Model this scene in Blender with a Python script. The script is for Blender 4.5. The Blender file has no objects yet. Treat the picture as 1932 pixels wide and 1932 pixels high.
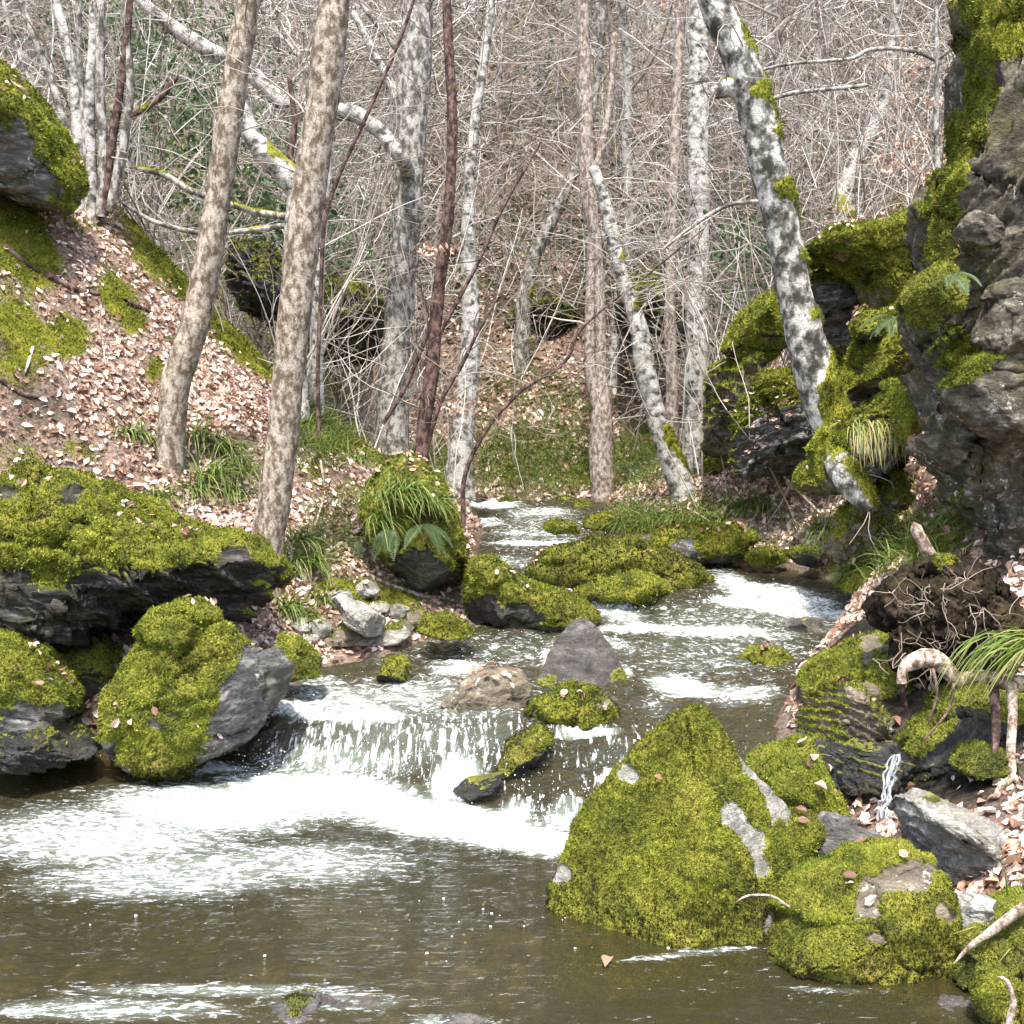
import bpy, math
import numpy as np

sc = bpy.context.scene
R_ = math.radians
# ------------------------------------------------------------------ camera, sky, sun, exposure
PITCH, FPX, CX = R_(3.5), 2332.0, 966.0          # measured on a 1932 px wide view of the photograph
CAMZ = 1.7
cam = bpy.data.objects.new('camera', bpy.data.cameras.new('camera'))
sc.collection.objects.link(cam)
cam.location = (0, 0, CAMZ)
cam.rotation_euler = (R_(90) - PITCH, 0, 0)
cam.data.sensor_width = 36
cam.data.lens = 36 * FPX / 1932
cam.data.clip_start = 0.05
cam.data.clip_end = 500
sc.camera = cam

SUN_EL, SUN_AZ = R_(66), R_(186)                 # azimuth clockwise from +Y (view direction)
w = bpy.data.worlds.new('World'); sc.world = w; w.use_nodes = True
nt = w.node_tree
sky = nt.nodes.new('ShaderNodeTexSky'); sky.sky_type = 'NISHITA'; sky.sun_disc = False
sky.sun_elevation = SUN_EL; sky.sun_rotation = SUN_AZ
sky.air_density = 1.0; sky.dust_density = 3.0; sky.ozone_density = 1.0
nt.links.new(sky.outputs[0], nt.nodes['Background'].inputs[0])
nt.nodes['Background'].inputs[1].default_value = 0.15
sl = bpy.data.lights.new('sun', 'SUN'); sl.energy = 2.4; sl.angle = R_(4); sl.color = (1, .955, .88)
so = bpy.data.objects.new('sun', sl); sc.collection.objects.link(so)
from mathutils import Vector
sdir = Vector((math.sin(SUN_AZ) * math.cos(SUN_EL), math.cos(SUN_AZ) * math.cos(SUN_EL), math.sin(SUN_EL)))
so.rotation_euler = sdir.to_track_quat('Z', 'Y').to_euler(); so.location = sdir * 30
sc.view_settings.view_transform = 'Standard'; sc.view_settings.look = 'None'
sc.view_settings.exposure = 1.7; sc.view_settings.gamma = 1
sc.cycles.max_bounces = 8; sc.cycles.diffuse_bounces = 3; sc.cycles.glossy_bounces = 3
sc.cycles.transparent_max_bounces = 8; sc.cycles.transmission_bounces = 4
sc.cycles.use_denoising = True

# ------------------------------------------------------------------ numeric helpers
rng = np.random.default_rng(7)
cp, sp_ = math.cos(PITCH), math.sin(PITCH)

def P(px, py, Y):
    u, v = (np.asarray(px, float) - CX) / FPX, (CX - np.asarray(py, float)) / FPX
    t = np.asarray(Y, float) / (cp + v * sp_)
    return np.stack(np.broadcast_arrays(u * t, t * (cp + v * sp_), CAMZ + t * (v * cp - sp_)), -1)

def proj(V):
    d = V[..., 1] * cp - (V[..., 2] - CAMZ) * sp_
    d = np.maximum(d, .05)
    return CX + FPX * V[..., 0] / d, CX - FPX * (V[..., 1] * sp_ + (V[..., 2] - CAMZ) * cp) / d

def _h(ix, iy, iz, seed):
    n = (ix.astype(np.uint32) * np.uint32(374761393) + iy.astype(np.uint32) * np.uint32(668265263)
         + iz.astype(np.uint32) * np.uint32(2147483647 - 1274126177 % 97) + np.uint32(seed * 1013904223 & 0xffffffff))
    n = (n ^ (n >> np.uint32(13))) * np.uint32(1274126177)
    n = (n ^ (n >> np.uint32(15))) * np.uint32(2246822519)
    return ((n ^ (n >> np.uint32(16))) & np.uint32(0xffffff)).astype(np.float32) / 8388607.5 - 1

def vn(p, seed=0):
    p = np.asarray(p, np.float64)
    i = np.floor(p); f = p - i; f = f * f * (3 - 2 * f); i = i.astype(np.int64)
    x, y, z = i[..., 0], i[..., 1], i[..., 2]; a, b, c = f[..., 0], f[..., 1], f[..., 2]
    r = 0
    for dx in (0, 1):
        for dy in (0, 1):
            for dz in (0, 1):
                r = r + _h(x + dx, y + dy, z + dz, seed) * (a if dx else 1 - a) * (b if dy else 1 - b) * (c if dz else 1 - c)
    return r

def fbm(p, octv=4, seed=0, gain=.5):
    s, a, tot = 0, 1., 0
    for k in range(octv):
        s = s + a * vn(p * (2.03 ** k) + 17.3 * k, seed + k); tot += a; a *= gain
    return s / tot

def sst(a, b, x):
    t = np.clip((x - a) / (b - a), 0, 1); return t * t * (3 - 2 * t)

def unit(v): return v / np.maximum(np.linalg.norm(v, axis=-1, keepdims=True), 1e-9)

def normals(V, F):
    n = np.zeros_like(V)
    a = np.cross(V[F[:, 2]] - V[F[:, 0]], V[F[:, -1]] - V[F[:, 1]]) if F.shape[1] == 4 else np.cross(V[F[:, 1]] - V[F[:, 0]], V[F[:, 2]] - V[F[:, 0]])
    for k in range(F.shape[1]):
        for c in range(3): n[:, c] += np.bincount(F[:, k], a[:, c], len(V))
    return unit(n)

ORG = {}
def finish(o, parent, origin):
    sc.collection.objects.link(o)
    if parent is not None:
        o.parent = parent; ORG[o.name] = ORG[parent.name]
    else:
        o.location = origin; ORG[o.name] = np.asarray(origin, float)
    return o

def mk(name, V, F, mat, parent=None, attrs=None, smooth=True, origin=None):
    if parent is not None: origin = ORG[parent.name]
    elif origin is None: origin = np.array([V[:, 0].mean(), V[:, 1].mean(), V[:, 2].min()])
    me = bpy.data.meshes.new(name); k = F.shape[1]
    me.vertices.add(len(V)); me.vertices.foreach_set('co', (V - origin).astype(np.float32).ravel())
    me.loops.add(F.size); me.loops.foreach_set('vertex_index', F.astype(np.int32).ravel())
    me.polygons.add(len(F)); me.polygons.foreach_set('loop_start', np.arange(0, F.size, k, dtype=np.int32))
    me.polygons.foreach_set('use_smooth', np.full(len(F), smooth))
    me.update(calc_edges=True)
    for an, av in (attrs or {}).items():
        me.attributes.new(an, 'FLOAT', 'POINT').data.foreach_set('value', np.broadcast_to(av, len(V)).astype(np.float32))
    me.materials.append(mat)
    return finish(bpy.data.objects.new(name, me), parent, origin)

def empty(name, origin):
    o = bpy.data.objects.new(name, None); o.empty_display_size = .1
    return finish(o, None, origin)

def tag(o, label=None, cat=None, group=None, kind=None):
    if label: o['label'] = label
    if cat: o['category'] = cat
    if group: o['group'] = group
    if kind: o['kind'] = kind
    return o

# ------------------------------------------------------------------ materials
class G:
    def __init__(s, name):
        s.m = bpy.data.materials.new(name); s.m.use_nodes = True; s.t = s.m.node_tree
        s.b = s.t.nodes['Principled BSDF']; s.o = s.t.nodes['Material Output']
        s.g = s.t.nodes.new('ShaderNodeNewGeometry')
    def nd(s, typ, **kw):
        n = s.t.nodes.new(typ)
        for k, v in kw.items(): setattr(n, k, v)
        return n
    def to(s, v, sock):
        if hasattr(v, 'is_output'): s.t.links.new(v, sock)
        else: sock.default_value = v if not isinstance(v, tuple) else (v + (1,) if len(v) == 3 and sock.type == 'RGBA' else v)
    def pos(s, sc3):
        n = s.nd('ShaderNodeVectorMath', operation='MULTIPLY'); s.to(s.g.outputs['Position'], n.inputs[0]); n.inputs[1].default_value = sc3
        return n.outputs[0]
    def noise(s, scale, detail=4, rough=.55, st=(1, 1, 1), dist=0):
        n = s.nd('ShaderNodeTexNoise'); s.to(s.pos(st), n.inputs['Vector'])
        n.inputs['Scale'].default_value = scale; n.inputs['Detail'].default_value = detail
        n.inputs['Roughness'].default_value = rough; n.inputs['Distortion'].default_value = dist
        return n.outputs['Fac']
    def vor(s, scale, st=(1, 1, 1), feature='F1'):
        n = s.nd('ShaderNodeTexVoronoi', feature=feature); s.to(s.pos(st), n.inputs['Vector']); n.inputs['Scale'].default_value = scale
        return n.outputs['Distance']
    def ramp(s, fac, *stops):
        n = s.nd('ShaderNodeValToRGB'); e = n.color_ramp.elements
        while len(e) < len(stops): e.new(.5)
        for q, (p, c) in zip(e, stops):
            q.position = p; q.color = (c, c, c, 1) if not isinstance(c, tuple) else c + (1,)
        s.to(fac, n.inputs[0]); return n.outputs[0]
    def mix(s, f, a, b, mode='MIX'):
        n = s.nd('ShaderNodeMix', data_type='RGBA', blend_type=mode)
        s.to(f, n.inputs[0]); s.to(a, n.inputs[6]); s.to(b, n.inputs[7]); return n.outputs[2]
    def ma(s, op, a, b=0., clamp=False):
        n = s.nd('ShaderNodeMath', operation=op, use_clamp=clamp); s.to(a, n.inputs[0]); s.to(b, n.inputs[1]); return n.outputs[0]
    def attr(s, name): return s.nd('ShaderNodeAttribute', attribute_name=name).outputs['Fac']
    def bump(s, h, strength=.5, dist=.02):
        n = s.nd('ShaderNodeBump'); s.to(h, n.inputs['Height']); n.inputs['Strength'].default_value = strength; n.inputs['Distance'].default_value = dist
        return n.outputs[0]
    def set(s, col, rough=.8, spec=.3, normal=None):
        s.to(col, s.b.inputs['Base Color']); s.to(rough, s.b.inputs['Roughness']); s.to(spec, s.b.inputs['Specular IOR Level'])
        if normal is not None: s.to(normal, s.b.inputs['Normal'])
        return s.m
    def leafy(s, col, amt, rough=.6, spec=.25):
        s.set(col, rough, spec)
        tr = s.nd('ShaderNodeBsdfTranslucent'); s.to(col, tr.inputs[0])
        mx = s.nd('ShaderNodeMixShader'); mx.inputs[0].default_value = amt
        s.t.links.new(s.b.outputs[0], mx.inputs[1]); s.t.links.new(tr.outputs[0], mx.inputs[2]); s.t.links.new(mx.outputs[0], s.o.inputs[0])
        return s.m

def moss_col(g):
    a = g.ramp(g.noise(5, 5, .65), (.30, (.040, .042, .010)), (.44, (.15, .16, .016)), (.56, (.27, .27, .028)), (.70, (.29, .24, .045)))
    f = g.ramp(g.noise(90, 3, .7), (.3, .35), (.65, 1.25))
    return g.mix(1., a, f, 'MULTIPLY')

def rock_mat(name, c1, c2, c3, lichen=.0, rough=.75, spec=.35, st=(1, 1, 3), film=.35):
    g = G(name)
    c = g.ramp(g.noise(7, 6, .65, st), (.32, c1), (.52, c2), (.7, c3))
    c = g.mix(1., c, g.ramp(g.noise(60, 4, .7, st), (.3, .55), (.7, 1.3)), 'MULTIPLY')
    if lichen:
        lf = g.ma('MULTIPLY', g.ramp(g.noise(24, 6, .72), (.56, 0.), (.63, 1.)), g.ramp(g.noise(4, 3), (.58 - lichen * .25, 0.), (.62, 1.)))
        c = g.mix(lf, c, (.62, .62, .54))
    c = g.mix(g.ma('MULTIPLY', g.ramp(g.noise(3.3, 5, .7), (.48, 0.), (.62, 1.)), film), c, g.ramp(g.noise(40, 4, .7), (.35, (.035, .034, .012)), (.65, (.15, .13, .05))))
    m = g.attr('moss')
    mm = g.ramp(g.ma('ADD', m, g.ma('MULTIPLY', g.ma('SUBTRACT', g.noise(45, 4, .7), .5), .7)), (.4, 0.), (.6, 1.))
    col = g.mix(mm, c, moss_col(g))
    h = g.ma('ADD', g.noise(30, 6, .7, st), g.ma('MULTIPLY', g.noise(140, 3, .7), g.ma('MULTIPLY', m, .8)))
    rg = g.mix(mm, (rough,) * 3, (.95,) * 3)
    return g.set(col, rg, spec, g.bump(h, .9, .025))

MAT = {}
MAT['slate'] = rock_mat('slate_rock', (.034, .033, .030), (.125, .12, .11), (.38, .37, .34), .2)
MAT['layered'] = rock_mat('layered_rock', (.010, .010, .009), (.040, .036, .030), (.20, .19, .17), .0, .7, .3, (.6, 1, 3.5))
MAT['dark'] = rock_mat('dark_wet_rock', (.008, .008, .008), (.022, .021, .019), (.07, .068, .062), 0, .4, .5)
MAT['brown'] = rock_mat('brown_rock', (.07, .055, .04), (.20, .165, .115), (.36, .30, .21), .15, .6)
MAT['pale'] = rock_mat('pale_rock', (.16, .15, .13), (.33, .32, .28), (.55, .54, .49), .8)
MAT['wet'] = rock_mat('wet_rock', (.03, .026, .022), (.09, .08, .07), (.22, .20, .18), 0, .12, .8)
MAT['cliff'] = rock_mat('cliff_rock', (.026, .022, .017), (.115, .10, .075), (.38, .34, .27), .35, .85, .25, (1, 1, 1.6), .75)
MAT['soil'] = rock_mat('root_soil', (.008, .006, .005), (.024, .018, .013), (.085, .058, .038), 0, .95, .1, (2, 2, 1))

g = G('moss_fuzz'); tn = g.attr('tint')
hu = g.noise(3.2, 5, .65); h2 = g.noise(2.1, 4, .6, (1.3, .8, 1))
MAT['moss'] = g.leafy(g.mix(g.ramp(h2, (.57, 0.), (.72, .6)), g.mix(g.ramp(hu, (.52, 0.), (.68, .8)), g.ramp(tn, (0., (.020, .020, .006)), (.26, (.095, .090, .016)), (.42, (.150, .190, .020)), (.62, (.25, .295, .028)), (.85, (.41, .43, .06)), (1., (.57, .55, .15))), g.ramp(tn, (0., (.012, .022, .004)), (.5, (.10, .16, .016)), (1., (.30, .38, .05)))), g.ramp(tn, (0., (.03, .02, .008)), (.5, (.20, .145, .035)), (1., (.42, .33, .12)))), .25, .7, .2)
g = G('dead_leaf'); tn = g.attr('tint')
MAT['leaf'] = g.leafy(g.ramp(tn, (0., (.085, .042, .024)), (.3, (.26, .14, .085)), (.6, (.52, .35, .25)), (1., (.86, .72, .62))), .2, .5, .4)
g = G('grass_blade'); tn = g.attr('tint')
MAT['grass'] = g.leafy(g.ramp(tn, (0., (.03, .06, .012)), (.5, (.12, .18, .03)), (.8, (.26, .31, .08)), (1., (.42, .33, .15))), .3, .45, .4)
g = G('fern_leaf'); tn = g.attr('tint')
MAT['fern'] = g.leafy(g.ramp(tn, (0., (.045, .085, .035)), (1., (.16, .23, .10))), .3, .5, .4)
g = G('twig_bark'); tn = g.attr('tint')
MAT['twig'] = g.set(g.ramp(tn, (0., (.05, .035, .028)), (.35, (.22, .17, .13)), (.7, (.42, .38, .33)), (1., (.66, .63, .58))), .7, .3)

def bark(name, c1, c2, c3, scale=14, lo=.42, hi=.58, st=(1, 1, .6), fine=70):
    g = G(name)
    c = g.ramp(g.noise(scale, 5, .65, st), (lo, c1), ((lo + hi) / 2, c2), (hi, c3))
    c = g.mix(1., c, g.ramp(g.noise(fine, 4, .75, (1, 1, 2.8)), (.32, .45), (.6, 1.15)), 'MULTIPLY')
    m = g.attr('moss')
    mm = g.ramp(g.ma('ADD', m, g.ma('MULTIPLY', g.ma('SUBTRACT', g.noise(30, 4, .7), .5), .7)), (.4, 0.), (.6, 1.))
    return g.set(g.mix(mm, c, moss_col(g)), .85, .2, g.bump(g.noise(55, 4, .7, (1, 1, .5)), .8, .012))
MAT['beech'] = bark('beech_bark', (.13, .095, .065), (.27, .215, .16), (.43, .37, .30), 22)
MAT['birch'] = bark('birch_bark', (.07, .068, .058), (.30, .285, .25), (.55, .53, .48), 11, .38, .56, (1, 1, 1.2), 55)
MAT['mottled'] = bark('mottled_bark', (.05, .048, .038), (.19, .18, .155), (.57, .55, .50), 10, .40, .58, (1, 1, .8), 50)
MAT['greyb'] = bark('grey_bark', (.10, .09, .075), (.24, .22, .19), (.46, .44, .39), 16)
MAT['redb'] = bark('reddish_bark', (.045, .028, .024), (.10, .06, .05), (.20, .13, .11), 25)
MAT['pinkb'] = bark('pinkish_bark', (.17, .13, .105), (.32, .26, .22), (.48, .41, .36), 25)
MAT['log'] = bark('log_bark', (.16, .11, .075), (.36, .28, .21), (.60, .50, .42), 30)

g = G('ground')
litter = g.ramp(g.noise(38, 5, .75), (.30, (.05, .035, .026)), (.46, (.24, .165, .125)), (.6, (.46, .35, .28)), (.75, (.68, .57, .49)))
m = g.attr('moss')
mm = g.ramp(g.ma('ADD', m, g.ma('MULTIPLY', g.ma('SUBTRACT', g.noise(14, 5, .7), .5), .9)), (.4, 0.), (.6, 1.))
c = g.mix(mm, litter, moss_col(g)); c = g.mix(g.ma('MULTIPLY', g.ramp(g.noise(.9, 5, .7), (.42, 0.), (.56, .85)), g.attr('wood')), c, g.ramp(g.noise(20, 5, .75), (.36, (.016, .018, .008)), (.6, (.085, .085, .035))))
bed = g.mix(1., g.ramp(g.vor(11, (1, 1, .3)), (.0, (.30, .24, .15)), (.45, (.15, .12, .075)), (.8, (.02, .018, .012))), g.ramp(g.noise(6, 4), (.35, .4), (.65, 1.3)), 'MULTIPLY')
c = g.mix(g.attr('bed'), c, bed)
dk = g.attr('soil'); c = g.mix(dk, c, g.ramp(g.noise(25, 4), (.4, (.010, .009, .007)), (.65, (.05, .042, .03))))  # soil mask also carries the painted shade of the right bank hollow
MAT['ground'] = g.set(c, .92, .15, g.bump(g.noise(26, 6, .75), 1., .05))

# ------------------------------------------------------------------ terrain and stream shape
LY = [0, 6.25, 6.55, 7.0, 7.6, 8.1, 8.5, 9.5, 11.3, 13.2, 16, 17.5]
LX = [-4.6, -4.4, -1.75, -1.35, -1.25, -.75, -.35, -.15, -.33, -.32, -.62, -.6]
RY = [0, 3, 4, 4.5, 5, 5.5, 6.2, 7, 7.6, 8.5, 9.5, 11.3, 12, 13.2, 16, 17.5]
RX = [1.5, 1.4, 1.42, 1.4, 1.35, 1.3, 1.3, 1.65, 1.85, 2.45, 2.75, 2.3, 1.6, 1.05, 1.2, 1.0]
LB = [(6.5, [0, .3, 1, 2.5, 4, 8, 30], [0, .12, .4, 1.1, 2.6, 6, 22]),
      (8.3, [0, .3, 1.2, 2.2, 3.9, 6, 30], [0, .1, .55, 1.0, 3.0, 5.2, 22]),
      (11.5, [0, .3, 1.6, 3, 5, 8, 30], [0, .3, 1.45, 3.0, 4.9, 7.0, 22]),
      (13.5, [0, .4, 1.5, 3, 5, 8, 30], [0, .5, 1.0, 1.6, 2.6, 4.5, 18]),
      (16, [0, 1, 2, 4, 8, 30], [0, .3, .4, .7, 2.5, 15])]
RB = [(3, [0, .3, .8, 1.5, 4, 30], [0, .2, .5, 1.0, 3, 20]),
      (6, [0, .3, .8, 1.5, 4, 30], [0, .16, .36, .65, 2.6, 18]),
      (7.2, [0, .15, .5, 1, 2, 4, 30], [0, .2, .62, .85, 1.6, 3.8, 18]),
      (9.5, [0, .15, .5, 1, 2, 4, 30], [0, .25, .95, 1.4, 2.6, 4.3, 20]),
      (11.5, [0, .4, 1, 1.6, 2.2, 4, 30], [0, .25, .65, 1.3, 2.9, 3.9, 20]),
      (14, [0, .4, 1, 1.6, 2.4, 4, 30], [0, .25, .65, 1.3, 2.9, 4.2, 22]),
      (17, [0, .5, 1, 2, 4, 30], [0, .3, .6, 1.2, 2.4, 20])]

def wlev(x, Y):
    yc = np.interp(x, [-4, -1.4, -.67, .2, .6, 2], [6.4, 6.25, 5.82, 5.22, 5.15, 5.4])
    z = .22 * sst(0, 1, (Y - yc) / (.42 + .75 * np.exp(-((x - .35) / .42) ** 2)))
    return z + np.interp(Y, [6.3, 7.9, 8.2, 9.3, 9.5, 11.3, 12.25, 12.55, 13.4, 13.7, 14.5, 16, 18], [0, .04, .10, .14, .27, .33, .37, .44, .48, .55, .62, .70, .75])

def prof(tabs, d, Y):
    out = np.zeros_like(d); ys = [t[0] for t in tabs]; ev = [np.interp(d, t[1], t[2]) for t in tabs]
    Yc = np.clip(Y, ys[0], ys[-1])
    for k in range(len(tabs) - 1):
        m = (Yc >= ys[k]) & (Yc <= ys[k + 1]); t = (Yc - ys[k]) / (ys[k + 1] - ys[k])
        out = np.where(m, ev[k] * (1 - t) + ev[k + 1] * t, out)
    return out

def height(x, Y, full=False):
    x, Y = np.broadcast_arrays(np.asarray(x, float), np.asarray(Y, float))
    p = np.stack([x, Y, x * 0], -1)
    wob = .10 * fbm(p * 1.3, 3, 5)
    L = np.interp(Y, LY, LX) + wob; Rr = np.interp(Y, RY, RX) + wob
    zw = wlev(x, Y); dl = L - x; dr = x - Rr
    dep = np.minimum(np.minimum(-dl, -dr) * .7, np.where(zw < .1, .42, .2)) * (1 + .5 * fbm(p * 3, 3, 9))
    z = np.where(dl > 0, zw + prof(LB, np.maximum(dl, 0), Y), np.where(dr > 0, zw + prof(RB, np.maximum(dr, 0), Y), zw - np.maximum(dep, 0)))
    d = np.maximum(dl, dr)
    hill = .97 + .82 * (Y - 16.0 + .5 * fbm(p * .25, 3, 3)) + .25 * np.maximum(0, np.abs(x - .5) - 2) + .5 * fbm(p * .45, 3, 31) * sst(16.5, 20, Y)
    dd = np.maximum(d, 0)
    z = z + np.minimum(dd, 1) * (.16 * fbm(p * 1.1, 4, 21) + .06 * fbm(p * 4.5, 3, 23))
    hz = hill - z
    z = np.where(hz > 0, hill, z) + .15 * np.exp(-(hz / .3) ** 2) * (Y > 14)
    if full: return z, d, hz
    return z

def march(px, py, f, y0=2.2, y1=60):
    Y = np.concatenate([np.arange(y0, 20, .02), np.arange(20, y1, .1)])
    q = P(px, py, Y); below = q[:, 2] <= f(q[:, 0], Y)
    k = int(np.argmax(below)) if below.any() else len(Y) - 1
    return q[k]
def ground(px, py): return march(px, py, height)
def wat(px, py): return march(px, py, wlev)

NY, NU = 620, 520
Yr = 1.2 * (70 / 1.2) ** (np.linspace(0, 1, NY)); Ur = np.linspace(-1, 1, NU); Ur = Ur * (.55 + .45 * np.abs(Ur) ** 3)
X2 = Ur[None, :] * (Yr[:, None] * .72 + 2.2) + 0 * Yr[:, None]; Y2 = Yr[:, None] + 0 * X2
Z2, D2, H2 = height(X2, Y2, True)
TV = np.stack([X2, Y2, Z2], -1).reshape(-1, 3)
ii = np.arange(NY * NU).reshape(NY, NU)
TF = np.stack([ii[:-1, :-1], ii[:-1, 1:], ii[1:, 1:], ii[1:, :-1]], -1).reshape(-1, 4)
TN = normals(TV, TF)
tpx, tpy = proj(TV)
def blob(px, py, L):
    m = np.zeros(len(px))
    for (cx, cy, rx, ry, s, a) in L:
        ca, sa = math.cos(R_(a)), math.sin(R_(a)); dx, dy = px - cx, py - cy
        u, v = (dx * ca + dy * sa) / rx, (-dx * sa + dy * ca) / ry
        m = np.maximum(m, s * np.exp(-(u * u + v * v) ** 1.5))
    return m
dfl = D2.ravel(); TY = TV[:, 1]
tn1 = fbm(TV * 1.4, 4, 41); tn2 = fbm(TV * .5, 3, 43)
mz = blob(tpx, tpy, [(20, 640, 80, 150, .75, -20), (30, 860, 100, 60, .6, 0), (60, 780, 60, 60, .5, 0), (40, 450, 90, 90, .6, 35), (330, 430, 110, 210, 1.05, -40), (470, 600, 80, 170, 1.05, -38), (600, 770, 70, 130, 1., -40), (230, 560, 40, 90, .7, -30), (120, 640, 60, 50, .7, 0), (300, 700, 40, 40, .6, 0), (150, 850, 70, 40, .7, 10), (580, 900, 50, 40, .6, 0), (520, 700, 30, 60, .6, 0),
     (270, 400, 70, 60, .9, 0), (150, 420, 60, 30, .7, 20), (760, 870, 80, 25, .9, 0), (1600, 420, 150, 60, .75, -20), (1650, 600, 120, 160, .6, 0), (1480, 880, 60, 30, .5, 0),
     (1600, 1060, 130, 60, .6, -20), (1800, 980, 60, 90, .7, 0), (1650, 960, 160, 24, .3, -40), (1200, 990, 200, 25, .6, 0), (700, 1120, 120, 30, .7, 10), (1000, 870, 160, 80, .6, 0), (1400, 560, 80, 120, .6, 0), (1880, 1800, 120, 110, .7, 0), (1700, 1010, 120, 120, .5, 0), (1760, 1040, 60, 60, .8, 0)])
tm = np.clip(mz * (1 + .6 * tn1) + .45 * sst(.05, .5, tn1) * (TY < 16) * sst(-.1, .3, tn2 + .1) + .55 * sst(.05, .35, tn2) * (TY > 16) * (TV[:, 0] < 2), 0, 1)
tbed = sst(.06, -.04, dfl) * (H2.ravel() < -.02)
tsoil_shade = sst(.62, .38, TN[:, 2]) * sst(-.2, .4, fbm(TV * 2.2, 3, 51) + .1) * (TY < 16)
tsoil_shade = np.maximum(tsoil_shade, blob(tpx, tpy, [(1130, 1500 - 2000, 1, 1, 0, 0), (1040, 580, 90, 40, 1, 0), (620, 590, 90, 45, .9, 0), (480, 500, 60, 50, .9, 0), (1230, 560, 50, 60, .9, 0)]) * (TY > 14))
tsoil_shade = np.maximum(tsoil_shade, blob(tpx, tpy, [(1600, 1280, 80, 170, 1.3, 25), (1740, 1130, 60, 60, 1, 0), (1900, 1000, 80, 90, 1., 0), (1790, 1430, 150, 110, 1.3, 0), (1800, 1180, 100, 110, 1.2, 0), (1630, 1470, 80, 70, 1, 0), (1690, 1330, 80, 60, 1, 0)]).clip(0, 1) * (TY < 7))  # bare soil, plus shade painted into the hollow under the root log and trickle
tm = tm * (1 - .5 * tsoil_shade)
tag(mk('ground', TV, TF, MAT['ground'], attrs={'moss': tm, 'bed': tbed, 'soil': tsoil_shade, 'wood': sst(16.5, 18.5, TY)}, origin=(0, 0, 0)), kind='structure')

# ------------------------------------------------------------------ water
WY = np.concatenate([np.linspace(1.0, 4.6, 150), np.linspace(4.6, 6.6, 230)[1:], np.linspace(6.6, 17.2, 330)[1:]])
WU = np.linspace(-.62, .52, 420)
wx = WU[None, :] * (WY[:, None] * .95 + 1.2); wy = WY[:, None] + 0 * wx
base = wlev(wx, wy)
WV = np.stack([wx, wy, base], -1).reshape(-1, 3)
wpx, wpy = proj(WV)
FO = [(600, 1500, 210, 50, .93, 3), (830, 1545, 260, 42, .97, 9), (400, 1525, 260, 55, .78, 0), (200, 1580, 300, 70, .62, 0), (330, 1650, 330, 55, .55, -3), (560, 1630, 260, 50, .52, 0),
      (1020, 1590, 90, 28, 1.1, 5), (860, 1470, 60, 45, 1., -40), (960, 1545, 60, 34, .9, -35), (1060, 1545, 60, 40, .62, -30), (640, 1440, 190, 40, .55, 0), (380, 1450, 90, 14, .9, 0),
      (560, 1335, 70, 26, .75, 15), (680, 1355, 110, 18, .75, 0), (870, 1265, 70, 22, .7, 0), (760, 1310, 150, 40, .5, 0), (600, 1300, 80, 30, .5, 0), (1110, 1380, 65, 11, .9, 0),
      (1290, 1295, 80, 22, .8, 10), (1390, 1310, 90, 26, .6, 0), (1160, 1150, 70, 36, .62, 20), (1240, 1187, 140, 11, .85, 0), (1440, 1145, 110, 15, 1.05, 6), (1580, 1160, 90, 15, .75, 6),
      (1390, 1110, 60, 26, .72, 35), (1610, 1195, 60, 30, .6, 0), (1040, 1027, 130, 7, 1., 2), (930, 950, 60, 12, .85, 0), (1020, 968, 80, 10, .6, 0), (920, 985, 40, 10, .6, 0), (1000, 1008, 90, 7, .55, 0),
      (960, 1060, 80, 18, .45, 0), (1030, 1098, 40, 16, .75, 30), (1090, 1120, 60, 9, .7, 0), (1150, 1480, 26, 20, .8, 0), (1350, 1230, 290, 70, .34, 0), (1200, 1430, 150, 60, .30, 0), (760, 1400, 330, 60, .42, 0), (950, 1230, 300, 50, .30, 0), (1400, 1170, 260, 60, .36, 0), (1020, 1000, 120, 60, .36, 0), (800, 1330, 300, 60, .42, 0), (640, 1330, 130, 40, .6, 0), (1240, 1330, 40, 60, .3, 0), (1480, 1125, 120, 20, .8, 8), (1330, 1190, 200, 14, .7, 2), (1120, 1215, 110, 14, .6, 4),
      (400, 1868, 330, 16, .5, 0), (200, 1905, 300, 28, .5, 0), (640, 1890, 160, 22, .48, 0), (850, 1925, 90, 14, .6, 0), (1290, 1800, 160, 8, .45, -6), (1560, 1868, 130, 8, .4, 3), (1660, 1530, 40, 10, .8, 0), (1180, 1270, 18, 22, .7, 0), (1030, 1240, 14, 28, .6, 0)]
foam = blob(wpx, wpy, FO)
casc = sst(0, .3, wy.ravel() - np.interp(wx.ravel(), [-4, -1.4, -.67, .2, .6, 2], [6.4, 6.25, 5.82, 5.22, 5.15, 5.4])) * sst(9, 6.4, wy.ravel())
rough = np.clip(.03 + .9 * casc + 1.1 * foam * (WV[:, 1] > 4.7) + .7 * (WV[:, 1] > 6.6), 0, 1.3)
q = WV * np.array([1, 1, 0])
n1 = fbm(q * np.array([3.2, 6.5, 1]), 3, 61); n2 = fbm(q * np.array([9, 17, 1]), 3, 63); n3 = fbm(q * np.array([30, 34, 1]), 2, 65)
WV[:, 2] += rough * (.034 * n1 + .024 * n2 + .010 * n3) + np.minimum(foam, 1) * rough * .022 * np.abs(n3) + .0025 * n2 * (1 - np.minimum(rough, 1))
iw = np.arange(len(WY) * len(WU)).reshape(len(WY), len(WU))
WF = np.stack([iw[:-1, :-1], iw[:-1, 1:], iw[1:, 1:], iw[1:, :-1]], -1).reshape(-1, 4)
g = G('stream_water')
f = g.attr('foam'); ch = g.attr('chop'); fa = g.attr('fall')
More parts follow.
